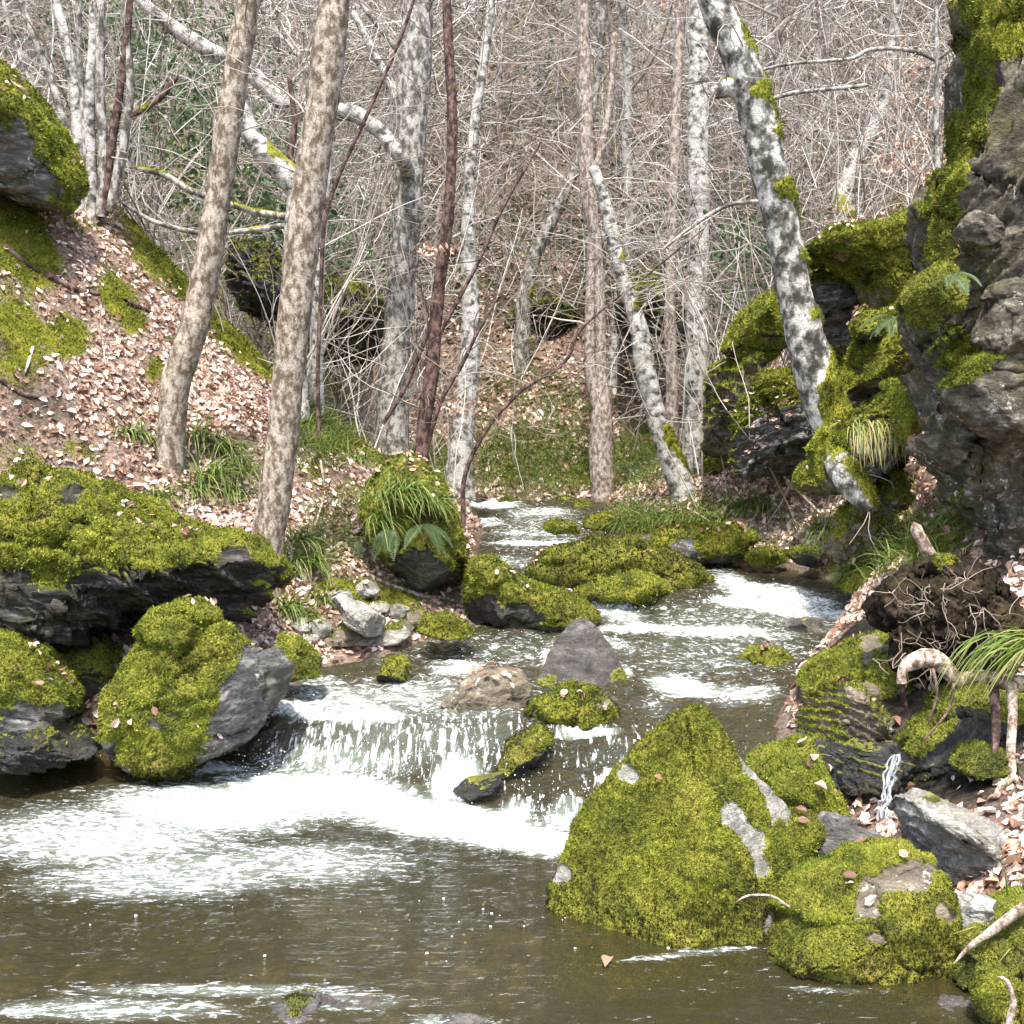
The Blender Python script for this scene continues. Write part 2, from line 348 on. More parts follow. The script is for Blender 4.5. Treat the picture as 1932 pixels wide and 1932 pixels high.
f1 = g.mix(fa, g.noise(11, 6, .72, (1, 3.0, 1.2), 1.2), g.noise(13, 4, .65, (3.2, .55, .55), .8)); f2 = g.noise(48, 5, .8, (.8, 1.9, 1))
n = g.ma('ADD', g.ma('MULTIPLY', f1, 1.9), g.ma('MULTIPLY', g.mix(fa, f2, g.noise(20, 2, .5, (2, .4, .4))), .9)); n = g.ma('SUBTRACT', n, .90)
ff = g.ma('MULTIPLY', g.ma('SUBTRACT', g.ma('ADD', g.ma('MULTIPLY', f, 1.15), g.ma('MULTIPLY', n, 1.9)), 1.45), 2.3, True)
body = g.mix(g.ma('MULTIPLY', g.ma('SUBTRACT', f, .22), 1.25, True), (.068, .062, .026), (.34, .42, .36))
dif = g.nd('ShaderNodeBsdfDiffuse'); g.to(body, dif.inputs[0])
trn = g.nd('ShaderNodeBsdfTransparent'); trn.inputs[0].default_value = (.70, .62, .38, 1)
m1 = g.nd('ShaderNodeMixShader'); g.to(g.ma('ADD', .36, g.ma('MULTIPLY', g.ma('SUBTRACT', f, .25, True), 1.), True), m1.inputs[0]); g.t.links.new(trn.outputs[0], m1.inputs[1]); g.t.links.new(dif.outputs[0], m1.inputs[2])
rip = g.ma('ADD', g.noise(7, 4, .6, (1, 3.0, 1), .5), g.ma('MULTIPLY', g.noise(32, 4, .65, (1, 2.2, 1), .4), g.ma('ADD', .35, g.ma('MULTIPLY', ch, .5))))
nb = g.bump(rip, .6, .03); nb.node.inputs['Distance'].default_value = .03; g.to(g.ma('ADD', .014, g.ma('MULTIPLY', ch, .07)), nb.node.inputs['Distance'])
gl = g.nd('ShaderNodeBsdfGlossy'); gl.inputs['Roughness'].default_value = .03; g.to(nb, gl.inputs['Normal'])
fr = g.nd('ShaderNodeFresnel'); fr.inputs[0].default_value = 1.42; g.to(nb, fr.inputs['Normal'])
m2 = g.nd('ShaderNodeMixShader'); g.to(fr.outputs[0], m2.inputs[0]); g.t.links.new(m1.outputs[0], m2.inputs[1]); g.t.links.new(gl.outputs[0], m2.inputs[2])
wf = g.nd('ShaderNodeBsdfDiffuse'); wf.inputs[0].default_value = (.74, .77, .77, 1); g.to(g.bump(f2, .8, .03), wf.inputs['Normal'])
m3 = g.nd('ShaderNodeMixShader'); g.to(ff, m3.inputs[0]); g.t.links.new(m2.outputs[0], m3.inputs[1]); g.t.links.new(wf.outputs[0], m3.inputs[2])
g.t.links.new(m3.outputs[0], g.o.inputs[0])
MAT['water'] = g.m
tag(mk('stream_water', WV, WF, MAT['water'], attrs={'foam': foam, 'chop': np.clip(rough, 0, 1), 'fall': casc * sst(6.6, 6.2, WV[:, 1])}, origin=(0, 0, 0)), kind='structure')

# ------------------------------------------------------------------ builders
def ico(level):
    t = (1 + 5 ** .5) / 2
    V = [(-1, t, 0), (1, t, 0), (-1, -t, 0), (1, -t, 0), (0, -1, t), (0, 1, t), (0, -1, -t), (0, 1, -t), (t, 0, -1), (t, 0, 1), (-t, 0, -1), (-t, 0, 1)]
    F = np.array([(0, 11, 5), (0, 5, 1), (0, 1, 7), (0, 7, 10), (0, 10, 11), (1, 5, 9), (5, 11, 4), (11, 10, 2), (10, 7, 6), (7, 1, 8), (3, 9, 4), (3, 4, 2), (3, 2, 6), (3, 6, 8), (3, 8, 9), (4, 9, 5), (2, 4, 11), (6, 2, 10), (8, 6, 7), (9, 8, 1)])
    V = unit(np.array(V, float))
    for _ in range(level):
        E = np.sort(np.concatenate([F[:, [0, 1]], F[:, [1, 2]], F[:, [2, 0]]]), 1)
        U, inv = np.unique(E, axis=0, return_inverse=True); inv = inv.reshape(3, -1) + len(V)
        V = np.concatenate([V, unit(V[U[:, 0]] + V[U[:, 1]])])
        a, b, c = F.T; ab, bc, ca = inv
        F = np.concatenate([np.stack(k, 1) for k in ((a, ab, ca), (b, bc, ab), (c, ca, bc), (ab, bc, ca))])
    return V, F
ICO = {k: ico(k) for k in (3, 4, 5, 6)}

def px_size(Y): return max(Y, 3.4) / FPX * 1932 / 1024

def fuzz(V, F, N, mask, Y, seed, dens=.75, wl=1.5, ll=2.3, droop=.1):
    r = np.random.default_rng(seed); s = px_size(Y)
    a = .5 * np.linalg.norm(np.cross(V[F[:, 1]] - V[F[:, 0]], V[F[:, 2]] - V[F[:, 0]]), axis=1)
    m = mask[F].mean(1); m = np.where(N[F].mean(1)[:, 1] > .55, 0, m) * (m > .35)
    wt = a * m; n = int(wt.sum() * dens / s ** 2)
    if n < 20: return None
    n = min(n, 150000)
    k = r.choice(len(F), n, p=wt / wt.sum()); u, v = r.random(n), r.random(n); fl = u + v > 1; u[fl], v[fl] = 1 - u[fl], 1 - v[fl]
    T = F[k]; p = V[T[:, 0]] + u[:, None] * (V[T[:, 1]] - V[T[:, 0]]) + v[:, None] * (V[T[:, 2]] - V[T[:, 0]])
    nn = N[T[:, 0]]; up = unit(nn + .8 * r.normal(size=(n, 3)) + np.array([0, 0, -droop]))
    t = unit(np.cross(up, r.normal(size=(n, 3)))); sz = s * np.exp(.25 * r.normal(size=(n, 1)))
    B = np.concatenate([p - t * wl * .5 * sz - nn * s, p + t * wl * .5 * sz - nn * s, p + up * ll * sz])
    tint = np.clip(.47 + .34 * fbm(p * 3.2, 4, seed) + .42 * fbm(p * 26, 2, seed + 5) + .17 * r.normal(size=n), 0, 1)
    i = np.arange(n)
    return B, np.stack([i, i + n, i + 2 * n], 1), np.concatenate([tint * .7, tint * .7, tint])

RK = []
def rock(name, label, cat, outline, Y, front, back=None, mat='slate', moss=.6, seed=0, bare=(), mossy=(), strata=0., tilt=20, facets=5, rough=1., sub=5, group=None, full=.8, mossd=1., fz=True, planes=(), blocks=12, bamp=.04, tone=0., taper=0.):
    o = np.array(outline, float); c2 = np.array([(o[:, 0].min() + o[:, 0].max()) / 2, (o[:, 1].min() + o[:, 1].max()) / 2])
    o = np.concatenate([o, o[:1]]); dense = np.concatenate([o[k] + (o[k + 1] - o[k]) * np.linspace(0, 1, 24, endpoint=False)[:, None] for k in range(len(o) - 1)])
    W = P(dense[:, 0], dense[:, 1], Y)[:, [0, 2]]; c = P(c2[0], c2[1], Y)[[0, 2]]
    th = np.arctan2(W[:, 1] - c[1], W[:, 0] - c[0]); rr = np.hypot(W[:, 0] - c[0], W[:, 1] - c[1])
    kk = np.argsort(th); th, rr = th[kk], rr[kk]; th = np.concatenate([th - 2 * np.pi, th, th + 2 * np.pi]); rr = np.tile(rr, 3)
    D, F = ICO[sub]; back = back or front * 1.1
    a = np.arctan2(D[:, 2], D[:, 0]); s = np.hypot(D[:, 0], D[:, 2])
    rad = np.interp(a, th, rr); q = s ** full
    size = float(np.sqrt((rr ** 2).mean()))
    V = np.stack([c[0] + rad * q * np.cos(a), Y + np.where(D[:, 1] < 0, front, back) * np.sign(D[:, 1]) * np.abs(D[:, 1]) ** .8, c[1] + rad * q * np.sin(a)], 1)
    if taper: V[:, 1] = Y + (V[:, 1] - Y) * (1 - taper * np.clip((V[:, 2] - V[:, 2].min()) / np.ptp(V[:, 2]), 0, 1) ** 1.3)
    r = np.random.default_rng(seed + 100)
    ctr = np.array([c[0], Y, c[1]])
    for _ in range(facets):
        nn = unit(r.normal(size=3) * np.array([1, .6, .8]) + np.array([0, -.9, .25])); d = (V - ctr) @ nn; h = d.max() * r.uniform(.60, .82)
        V = V + nn * ((np.minimum(d, h + (d - h) * .12) - d) * (d > h))[:, None]
    for (nx, ny, nz_, fr) in planes:
        nn = unit(np.array([nx, ny, nz_], float)); d = (V - ctr) @ nn; h = d.max() * fr
        V = V + nn * ((np.minimum(d, h + (d - h) * .10) - d) * (d > h))[:, None]
    N = normals(V, F)
    if blocks:
        S = V[r.integers(0, len(V), blocks)] + r.normal(size=(blocks, 3)) * size * .12; VW = V + size * .10 * np.stack([fbm(V / size * 2.5, 3, seed + q) for q in (50, 51, 52)], 1)
        dd = np.linalg.norm((VW[:, None] - S[None]) * np.array([1, .8, 1.5]), axis=2); o2 = np.argsort(dd, 1)[:, :2]; ar_ = np.arange(len(V)); d1, d2 = dd[ar_, o2[:, 0]], dd[ar_, o2[:, 1]]
        off = r.uniform(-1, 1, blocks)[o2[:, 0]] + np.einsum('ij,ij->i', r.normal(size=(blocks, 3))[o2[:, 0]], V - S[o2[:, 0]]) / size * 1.6
        gap = (d2 - d1) / size; V = V + N * (size * bamp * (off * sst(0, .045, gap) - .9 * (1 - sst(0, .06, gap))))[:, None]; N = normals(V, F)
    sd = V / size
    disp = rough * (.085 * fbm(sd * 1.6, 3, seed) + .055 * fbm(sd * 5, 3, seed + 3) + .022 * fbm(sd * 16, 3, seed + 6))
    if strata:
        b = np.array([math.sin(R_(tilt)), .25, math.cos(R_(tilt))]); t = sd @ b * 4.5 + .8 * fbm(sd * 1.3, 3, seed + 9) + .25 * fbm(sd * 7, 2, seed + 10)
        disp = disp + strata * ((t % 1) ** 2 * .8 - .4) * .16 + strata * ((t * 3.7 % 1) - .5) * .05
    V = V + N * (size * disp)[:, None]; N = normals(V, F)
    N0 = normals(V * .5 + .5 * (V - N * 0), F)
    px, py = proj(V); pw = 30 * 7 / max(Y, 3.5) * .8; px = px + pw * fbm(sd * 2.5, 3, seed + 31); py = py + pw * fbm(sd * 2.5, 3, seed + 32); nz = N0[:, 2] * .75 + .25 * (V[:, 2] - V[:, 2].mean()) / max(np.ptp(V[:, 2]) * .5, .01)
    mk_ = nz + (moss * 2 - 1) + .62 * fbm(sd * 2.2, 4, seed + 20) + .45 * fbm(sd * 7, 4, seed + 21)
    for (bx, by, br) in bare: mk_ -= 1.8 * np.exp(-(((px - bx) ** 2 + (py - by) ** 2) / br ** 2) ** 1.5)
    for (bx, by, br) in mossy: mk_ += 1.8 * np.exp(-(((px - bx) ** 2 + (py - by) ** 2) / br ** 2) ** 1.5)
    m = sst(-.10, .14, mk_)
    V = V + N * (m * mossd * .5 * min(.045, size * .07) * (.6 + .6 * fbm(V * 13, 2, seed + 25) + .6 * fbm(V * 42, 2, seed + 26)))[:, None]
    N = normals(V, F)
    RK.append((V, N, F, Y)); ob = mk(name, V, F, MAT[mat], attrs={'moss': m})
    tag(ob, label, cat, group)
    if fz and m.mean() > .02:
        fzz = fuzz(V, F, N, m, Y, seed + 40)
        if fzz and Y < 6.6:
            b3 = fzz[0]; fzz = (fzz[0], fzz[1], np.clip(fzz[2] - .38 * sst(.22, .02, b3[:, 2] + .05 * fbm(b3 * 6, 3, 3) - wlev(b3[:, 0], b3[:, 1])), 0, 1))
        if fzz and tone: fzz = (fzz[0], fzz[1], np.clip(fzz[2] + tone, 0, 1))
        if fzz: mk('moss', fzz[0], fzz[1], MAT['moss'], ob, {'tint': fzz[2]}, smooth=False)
    return ob

def ell(cx, cy, w, h, seed=0, n=9, j=.16):
    r = np.random.default_rng(seed); a = np.linspace(0, 2 * np.pi, n, endpoint=False) + r.uniform(-.2, .2, n)
    k = 1 + r.uniform(-j, j, n); return np.stack([cx + w / 2 * np.cos(a) * k, cy + h / 2 * np.sin(a) * k], 1)

def spline(pts, K):
    p = np.asarray(pts, float); t = np.concatenate([[0], np.cumsum(np.linalg.norm(np.diff(p[:, :3], axis=0), axis=1))])
    s = np.linspace(0, t[-1], K); q = np.concatenate([2 * p[:1] - p[1:2], p, 2 * p[-1:] - p[-2:-1]])
    k = np.clip(np.searchsorted(t, s, 'right') - 1, 0, len(p) - 2); u = ((s - t[k]) / (t[k + 1] - t[k]))[:, None]
    a, b, c, d = q[k], q[k + 1], q[k + 2], q[k + 3]
    lin = b + (c - b) * u
    cr = .5 * (2 * b + (c - a) * u + (2 * a - 5 * b + 4 * c - d) * u ** 2 + (3 * b - a - 3 * c + d) * u ** 3)
    return .25 * lin + .75 * cr

def tubes(Pt, Rd, S):
    T, K, _ = Pt.shape
    t = unit(np.gradient(Pt, axis=1)); mt = np.abs(t.mean(1)); ref = np.eye(3)[np.argmin(mt, 1)][:, None, :]
    n1 = unit(np.cross(t, np.broadcast_to(ref, t.shape))); n2 = np.cross(t, n1)
    a = np.linspace(0, 2 * np.pi, S, endpoint=False)
    V = Pt[:, :, None, :] + Rd[:, :, None, None] * (np.cos(a)[None, None, :, None] * n1[:, :, None, :] + np.sin(a)[None, None, :, None] * n2[:, :, None, :])
    i = np.arange(T * K * S).reshape(T, K, S); j = np.roll(i, -1, 2)
    F = np.stack([i[:, :-1], j[:, :-1], j[:, 1:], i[:, 1:]], -1).reshape(-1, 4)
    return V.reshape(-1, 3), F

def limb(name, pts, mat, parent, S=16, K=None, moss=0., seed=0, bump_=.10, mossz=None, flare=0., cap=True):
    """pts: world x,y,z,r"""
    p = np.asarray(pts, float); L = np.linalg.norm(np.diff(p[:, :3], axis=0), axis=1).sum()
    K = K or int(np.clip(L / .03, 12, 160)); q = spline(p, K); r = np.maximum(q[:, 3], .0015)
    if flare: s = np.linspace(0, L, K); r = r * (1 + flare * np.exp(-s / (r[0] * 3.0)))
    r = r * (1 + .05 * vn(np.stack([np.linspace(0, L, K) / max(r.mean() * 5, .01), 0 * r, 0 * r], 1), seed))
    if cap: r[-1] *= .15
    V, F = tubes(q[None, :, :3], r[None], S)
    N = normals(V, F); rr = np.repeat(r, S)
    V = V + N * (rr * bump_ * (fbm(V / max(r.mean() * 1.6, .01), 3, seed) + .4 * fbm(V / max(r.mean() * .5, .01), 2, seed + 1)))[:, None]
    m = np.full(len(V), 0.)
    if moss or mossz is not None:
        k = N[:, 2] * .8 + .45 * N[:, 0] + 1.5 * fbm(V * 4.5, 5, seed + 7) - 1.1 + moss * 2
        if mossz is not None:
            px, py = proj(V); px = px + 26 * fbm(V * 5, 3, seed + 8); py = py + 40 * fbm(V * 4, 3, seed + 9)
            for (bx, by, br, st) in mossz: k += st * np.exp(-(((px - bx) ** 2 + (py - by) ** 2) / br ** 2) ** .8)
        m = sst(-.05, .25, k)
        V = V + N * (m * np.minimum(rr * .35, .03) * (.6 + .6 * fbm(V * 20, 2, seed)))[:, None]
    o = mk(name, V, F, mat, parent, {'moss': m})
    if (moss or mossz is not None) and m.mean() > .05 and r.mean() > .02:
        F3 = np.concatenate([F[:, :3], F[:, [0, 2, 3]]]); fzz = fuzz(V, F3, normals(V, F), m, float(q[:, 1].mean()), seed + 3, .6, 1.4, 2.2)
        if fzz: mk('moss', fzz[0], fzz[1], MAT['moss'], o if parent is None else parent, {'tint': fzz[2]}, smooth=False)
    return o, q

def path(px, Y):
    """px: list of (px,py,r_px[,Y])"""
    out = []
    for k in px:
        y = k[3] if len(k) > 3 else Y
        out.append(np.append(P(k[0], k[1], y), k[2] / FPX * y))
    return np.array(out)

def twigpaths(st, d, ln, r, K=7, wob=.28, lift=0.):
    n = len(st); d = unit(d); p = np.zeros((n, K, 3)); p[:, 0] = st; stp = (ln / (K - 1))[:, None]
    for k in range(1, K):
        d = unit(d + wob * r.normal(size=(n, 3)) + np.array([0, 0, lift])); p[:, k] = p[:, k - 1] + d * stp
    return p
def subtwigs(p, per, r, l0, l1, fwd=.8, wob=.25, K=6, lift=0.):
    n, Kp, _ = p.shape; k = r.integers(1, Kp, n * per); i = np.repeat(np.arange(n), per)
    t = unit(p[i, k] - p[i, k - 1]); return twigpaths(p[i, k], t * fwd + r.normal(size=(n * per, 3)) * .75, r.uniform(l0, l1, n * per), r, K, wob, lift)
def twigmesh(sets, r, S=3, tl=.3, th=.9):
    Vs, Fs, Ts, o = [], [], [], 0
    for p, ra, rb in sets:
        n, K, _ = p.shape; R = np.linspace(1, 0, K)[None] * (ra - rb) + rb; R = R * r.uniform(.7, 1.3, (n, 1))
        V, F = tubes(p, R, S); Vs.append(V); Fs.append(F + o); o += len(V); Ts.append(np.repeat(r.uniform(tl, th, n), K * S))
    return np.concatenate(Vs), np.concatenate(Fs), np.concatenate(Ts)

def tree(name, label, cat, px, Y, mat, branches=(), twigs=0, tlen=(.5, 1.4), moss=0., mossz=None, seed=0, S=18, flare=.35, group=None, tw_r=.005, from_z=.35, sink=.35, ttint=(.3, .9), extend=1.2, auto=False):
    if auto:
        Y = float(ground(px[0][0], min(px[0][1], 1150))[1]) + .05; print(name, round(Y, 2))
    p = path(px, Y); base = p[0, :3].copy()
    e = empty(name, base); tag(e, label, cat, group)
    p0 = p[0].copy(); p0[2] -= sink; p0[3] *= 1.12; last = p[-1] + (p[-1] - p[-2]) / max(np.linalg.norm((p[-1] - p[-2])[:3]), .01) * extend; last[3] = p[-1, 3] * .75
    pts = np.concatenate([[p0], p, [last]]) if extend else np.concatenate([[p0], p])
    _, q = limb('trunk', pts, MAT[mat], e, S, None, moss, seed, mossz=mossz, flare=flare)
    r = np.random.default_rng(seed + 900); sets = []
    for bi, b in enumerate(branches):
        bp = path(b[0], Y); _, bq = limb('branch', bp, MAT[b[1] if len(b) > 1 else mat], e, 8, None, b[2] if len(b) > 2 else 0, seed + 30 + bi)
        if twigs and len(bq) > 4:
            st = bq[r.integers(len(bq) // 3, len(bq), 8)]; d1 = unit(np.gradient(bq[:, :3], axis=0))[-1]
            t1 = twigpaths(st[:, :3], d1 * .7 + r.normal(size=(8, 3)) * .7, r.uniform(.25, .8, 8), r); sets += [(t1, .004, .0015)]
    if twigs:
        k = r.integers(int(len(q) * from_z), len(q), twigs); a = r.uniform(0, 2 * np.pi, twigs)
        d = np.stack([np.cos(a), np.sin(a) * .8, r.uniform(-.1, .9, twigs)], 1)
        t1 = twigpaths(q[k, :3], d, r.uniform(tlen[0], tlen[1], twigs), r, 8); t2 = subtwigs(t1, 4, r, .2, .6)
        sets += [(t1, tw_r, .002), (t2, tw_r * .55, .0014)]
    if sets:
        V, F, T = twigmesh(sets, r, 4, *ttint); mk('twigs', V, F, MAT['twig'], e, {'tint': T})
    return e

# ------------------------------------------------------------------ rocks
B = 'boulder'
rock('boulder', 'huge mossy slab boulder with black layered underside below the two slim trunks', B,
     [(-110, 900), (40, 888), (120, 905), (230, 955), (330, 1000), (420, 1030), (500, 1062), (528, 1085), (505, 1130), (440, 1160), (310, 1150), (230, 1200), (150, 1232), (40, 1220), (-110, 1190)], 7.05, .85, 1.0, 'layered', .52, 1,
     bare=[(130, 940, 40), (20, 940, 30), (345, 1090, 45), (420, 1120, 50), (440, 1055, 26), (150, 1190, 150), (330, 1180, 60), (10, 1150, 80), (250, 1160, 60)], mossy=[(110, 1090, 40), (200, 1020, 90), (60, 1000, 80), (350, 1030, 60)], strata=1., tilt=24, sub=6, facets=3, blocks=14, bamp=.035)
rock('boulder', 'domed mossy boulder with bare grey right edge above the foaming pool', B,
     [(195, 1240), (250, 1180), (330, 1142), (385, 1135), (450, 1155), (520, 1200), (548, 1240), (535, 1310), (470, 1385), (400, 1420), (350, 1450), (260, 1445), (225, 1395), (190, 1320)], 6.3, .5, .6, 'slate', .58, 2,
     bare=[(490, 1240, 44), (440, 1310, 40), (300, 1350, 40), (490, 1330, 60), (440, 1390, 45), (520, 1290, 40)], mossy=[(330, 1240, 110), (310, 1410, 60), (225, 1340, 50), (380, 1300, 40)], strata=.3, tilt=-30, sub=6)
rock('boulder', 'rounded mossy boulder cut off by the left edge beside the pool', B,
     [(-80, 1205), (0, 1203), (60, 1240), (110, 1290), (130, 1340), (110, 1375), (60, 1410), (-80, 1430)], 6.05, .35, .5, 'slate', .72, 3, bare=[(60, 1390, 60), (110, 1360, 30)], strata=.4)
rock('boulder', 'dark brownish mossy boulder in the gap between the left boulders', B, ell(140, 1290, 150, 160, 4), 6.65, .3, .4, 'dark', .45, 4)
rock('stone', 'black wet slab at the pool edge under the left edge boulder', 'stone', [(-40, 1370), (60, 1360), (140, 1395), (180, 1425), (100, 1445), (-40, 1440)], 5.95, .3, .4, 'dark', .1, 5, strata=.8)
rock('boulder', 'tall pyramid boulder covered in bright moss in the right foreground', B,
     [(1030, 1850), (1042, 1700), (1075, 1600), (1105, 1530), (1165, 1455), (1232, 1385), (1285, 1338), (1328, 1322), (1384, 1378), (1440, 1455), (1505, 1518), (1555, 1580), (1568, 1650), (1520, 1740), (1450, 1820), (1330, 1850), (1200, 1860), (1090, 1860)], 4.35, .46, .42, 'pale', .86, 6,
     bare=[(1405, 1410, 34), (1432, 1450, 40), (1462, 1495, 40), (1495, 1540, 34), (1380, 1545, 32), (1425, 1585, 40), (1450, 1640, 26), (1060, 1640, 34), (1475, 1745, 30), (1180, 1450, 22)], sub=6, facets=0, rough=.55, full=1.0, planes=[(-.62, -.72, .35, .55), (.72, -.62, .42, .50), (.1, -.9, .1, .8)], blocks=0, taper=.75)
rock('boulder', 'low mossy boulder with bare grey crown beside the pyramid boulder', B,
     [(1410, 1850), (1430, 1795), (1470, 1750), (1540, 1670), (1640, 1620), (1720, 1610), (1775, 1650), (1800, 1740), (1812, 1840), (1740, 1890), (1560, 1895), (1440, 1875)], 4.0, .30, .35, 'brown', .80, 7,
     bare=[(1700, 1650, 34), (1740, 1650, 30), (1640, 1695, 32), (1680, 1670, 30), (1650, 1770, 22), (1780, 1700, 18)], sub=6, facets=4, rough=.8)
rock('boulder', 'bright green mossy rock behind the right shoulder of the pyramid boulder', B,
     [(1425, 1440), (1470, 1405), (1540, 1395), (1565, 1440), (1590, 1530), (1600, 1580), (1540, 1600), (1440, 1560)], 5.0, .22, .3, 'slate', .88, 8, mossy=[(1500, 1440, 80)])
rock('stone', 'small round moss cushion stone leaning on the pyramid boulder', 'stone', ell(1495, 1490, 85, 75, 9), 4.72, .12, .14, 'brown', .85, 9, sub=4)
rock('boulder', 'mossy block filling the right flank of the pyramid boulder', B, [(1465, 1550), (1500, 1525), (1540, 1530), (1562, 1600), (1555, 1660), (1500, 1690)], 4.45, .12, .2, 'slate', .8, 10)
rock('boulder', 'smooth bare grey rock between the pyramid boulder and the lichen slab', B, [(1530, 1580), (1570, 1550), (1640, 1575), (1700, 1600), (1715, 1650), (1640, 1690), (1540, 1690)], 4.45, .2, .3, 'slate', .12, 11, bare=[(1620, 1610, 90)])
rock('boulder', 'pale lichen spotted slab rock by the leaf pile on the right', B,
     [(1668, 1570), (1690, 1512), (1740, 1497), (1800, 1520), (1870, 1560), (1960, 1600), (1940, 1680), (1830, 1690), (1730, 1670), (1680, 1630)], 4.55, .3, .4, 'pale', .12, 12, bare=[(1780, 1580, 120)], mossy=[(1690, 1575, 16), (1770, 1510, 16)], strata=.5, tilt=30, facets=6)
rock('stone', 'thin tilted grey plate lying on the lichen slab rock', 'stone', [(1722, 1512), (1760, 1525), (1840, 1565), (1900, 1605), (1890, 1622), (1820, 1590), (1740, 1545)], 4.28, .05, .1, 'pale', .05, 13, strata=.4, tilt=35, sub=4, facets=2, rough=.6)
rock('stone', 'angular pale grey stone under the leaf pile at the right edge', 'stone', [(1796, 1722), (1835, 1690), (1885, 1700), (1880, 1750), (1845, 1778), (1810, 1765)], 3.85, .07, .12, 'pale', .1, 14, facets=7, bare=[(1840, 1730, 60)])
rock('boulder', 'mossy rock in the bottom right corner holding a thin stick', B, [(1850, 1885), (1880, 1850), (1925, 1860), (1960, 1900), (1960, 1990), (1870, 1970)], 3.45, .1, .15, 'slate', .8, 15)
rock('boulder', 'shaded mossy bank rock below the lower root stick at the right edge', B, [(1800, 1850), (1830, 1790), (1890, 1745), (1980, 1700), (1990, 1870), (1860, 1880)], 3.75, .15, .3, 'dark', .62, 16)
rock('boulder', 'flat wet ledge just under the water at the bottom left corner', B, [(-80, 1938), (60, 1926), (240, 1918), (420, 1925), (520, 1940), (480, 1970), (200, 1990), (-80, 1990)], 3.55, .2, .22, 'wet', -.6, 17, full=.6, fz=False, facets=0, rough=.5, bamp=.02)
rock('stone', 'wet flat stone with a moss tuft breaking the water at the bottom', 'stone', [(480, 1918), (540, 1897), (640, 1903), (730, 1908), (770, 1918), (700, 1945), (560, 1950)], 3.57, .13, .14, 'wet', -.5, 18, mossy=[(555, 1888, 36)], facets=0, rough=.6)
rock('stone', 'wet grey stone barely above the water at the bottom centre', 'stone', [(770, 1952), (830, 1940), (900, 1940), (940, 1954), (900, 1960), (800, 1965)], 3.45, .09, .12, 'wet', -.6, 19, facets=0)
rock('stone', 'wet pale stone at the waterline left of the corner moss rock', 'stone', [(1730, 1918), (1790, 1892), (1860, 1900), (1880, 1940), (1800, 1955)], 3.6, .08, .1, 'wet', -.6, 20)
rock('boulder', 'angular layered brown rock with moss in its cracks beside the small waterfall', B, [(1512, 1395), (1530, 1325), (1575, 1290), (1620, 1300), (1690, 1355), (1682, 1400), (1640, 1425), (1570, 1420)], 5.55, .24, .3, 'brown', .42, 21, bare=[(1620, 1345, 30), (1650, 1390, 30)], strata=1., tilt=28, facets=7)
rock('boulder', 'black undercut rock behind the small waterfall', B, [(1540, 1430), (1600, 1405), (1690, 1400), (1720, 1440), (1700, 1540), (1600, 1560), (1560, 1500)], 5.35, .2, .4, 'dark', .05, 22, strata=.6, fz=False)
rock('boulder', 'long mossy boulder sloping into the stream left of the root plate', B, [(1508, 1300), (1550, 1255), (1640, 1220), (1710, 1195), (1730, 1225), (1690, 1265), (1610, 1310), (1540, 1340)], 6.3, .3, .4, 'brown', .68, 23, bare=[(1640, 1212, 30)])
rock('boulder', 'mossy lump tucked under the near end of the root log', B, [(1620, 1330), (1660, 1260), (1705, 1235), (1715, 1300), (1700, 1345), (1650, 1350)], 6.0, .2, .3, 'dark', .72, 24)
rock('stone', 'small smooth reddish stone between the mossy boulder and the layered rock', 'stone', ell(1635, 1310, 55, 40, 25), 5.75, .06, .08, 'brown', 0, 25, sub=4, fz=False)
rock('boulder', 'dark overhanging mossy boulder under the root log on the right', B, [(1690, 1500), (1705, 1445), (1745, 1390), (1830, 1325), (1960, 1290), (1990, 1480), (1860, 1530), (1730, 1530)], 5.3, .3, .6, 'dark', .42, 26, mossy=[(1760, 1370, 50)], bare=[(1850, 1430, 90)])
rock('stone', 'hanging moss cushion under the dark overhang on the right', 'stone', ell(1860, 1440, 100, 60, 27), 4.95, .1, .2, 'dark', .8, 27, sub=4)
rock('boulder', 'bare topped pyramid rock standing in mid stream', B, [(1005, 1300), (1042, 1220), (1080, 1172), (1100, 1164), (1125, 1178), (1157, 1225), (1196, 1302), (1100, 1318)], 7.25, .28, .3, 'wet', .02, 28, bare=[(1100, 1195, 45), (1105, 1250, 40)], mossy=[(1030, 1288, 16), (1178, 1282, 16)], full=1., facets=0, rough=.5, blocks=0, planes=[(-.6, -.7, .4, .5), (.7, -.6, .4, .5)], mossd=.4, taper=.7)
rock('boulder', 'low tan rock left of the mossy round rock in the rapids', B, [(828, 1328), (868, 1285), (920, 1258), (985, 1268), (1003, 1300), (985, 1350), (900, 1350)], 6.75, .22, .25, 'brown', .12, 29, bare=[(920, 1290, 60)], facets=5, blocks=4)
rock('boulder', 'round topped mossy rock in mid stream in front of the bare pyramid rock', B, [(975, 1368), (1005, 1322), (1065, 1302), (1140, 1304), (1170, 1335), (1172, 1385), (1080, 1405), (985, 1400)], 6.42, .2, .22, 'brown', .80, 30, bare=[(1150, 1315, 22), (990, 1370, 20)])
rock('stone', 'small dark mossy stone in the rapids near the left bank', 'stone', [(710, 1285), (730, 1242), (758, 1237), (775, 1262), (775, 1290)], 7.3, .1, .12, 'dark', .55, 31, sub=4)
rock('stone', 'wet mossy rock with the cascade running around it', 'stone', [(925, 1470), (955, 1410), (1020, 1372), (1045, 1390), (1010, 1450), (960, 1495)], 5.85, .14, .2, 'dark', .5, 32, sub=4)
rock('stone', 'dark jagged stone poking out of the cascade foot', 'stone', [(850, 1500), (880, 1470), (950, 1460), (930, 1500), (880, 1515)], 5.62, .07, .1, 'dark', .2, 34, sub=4, fz=False)
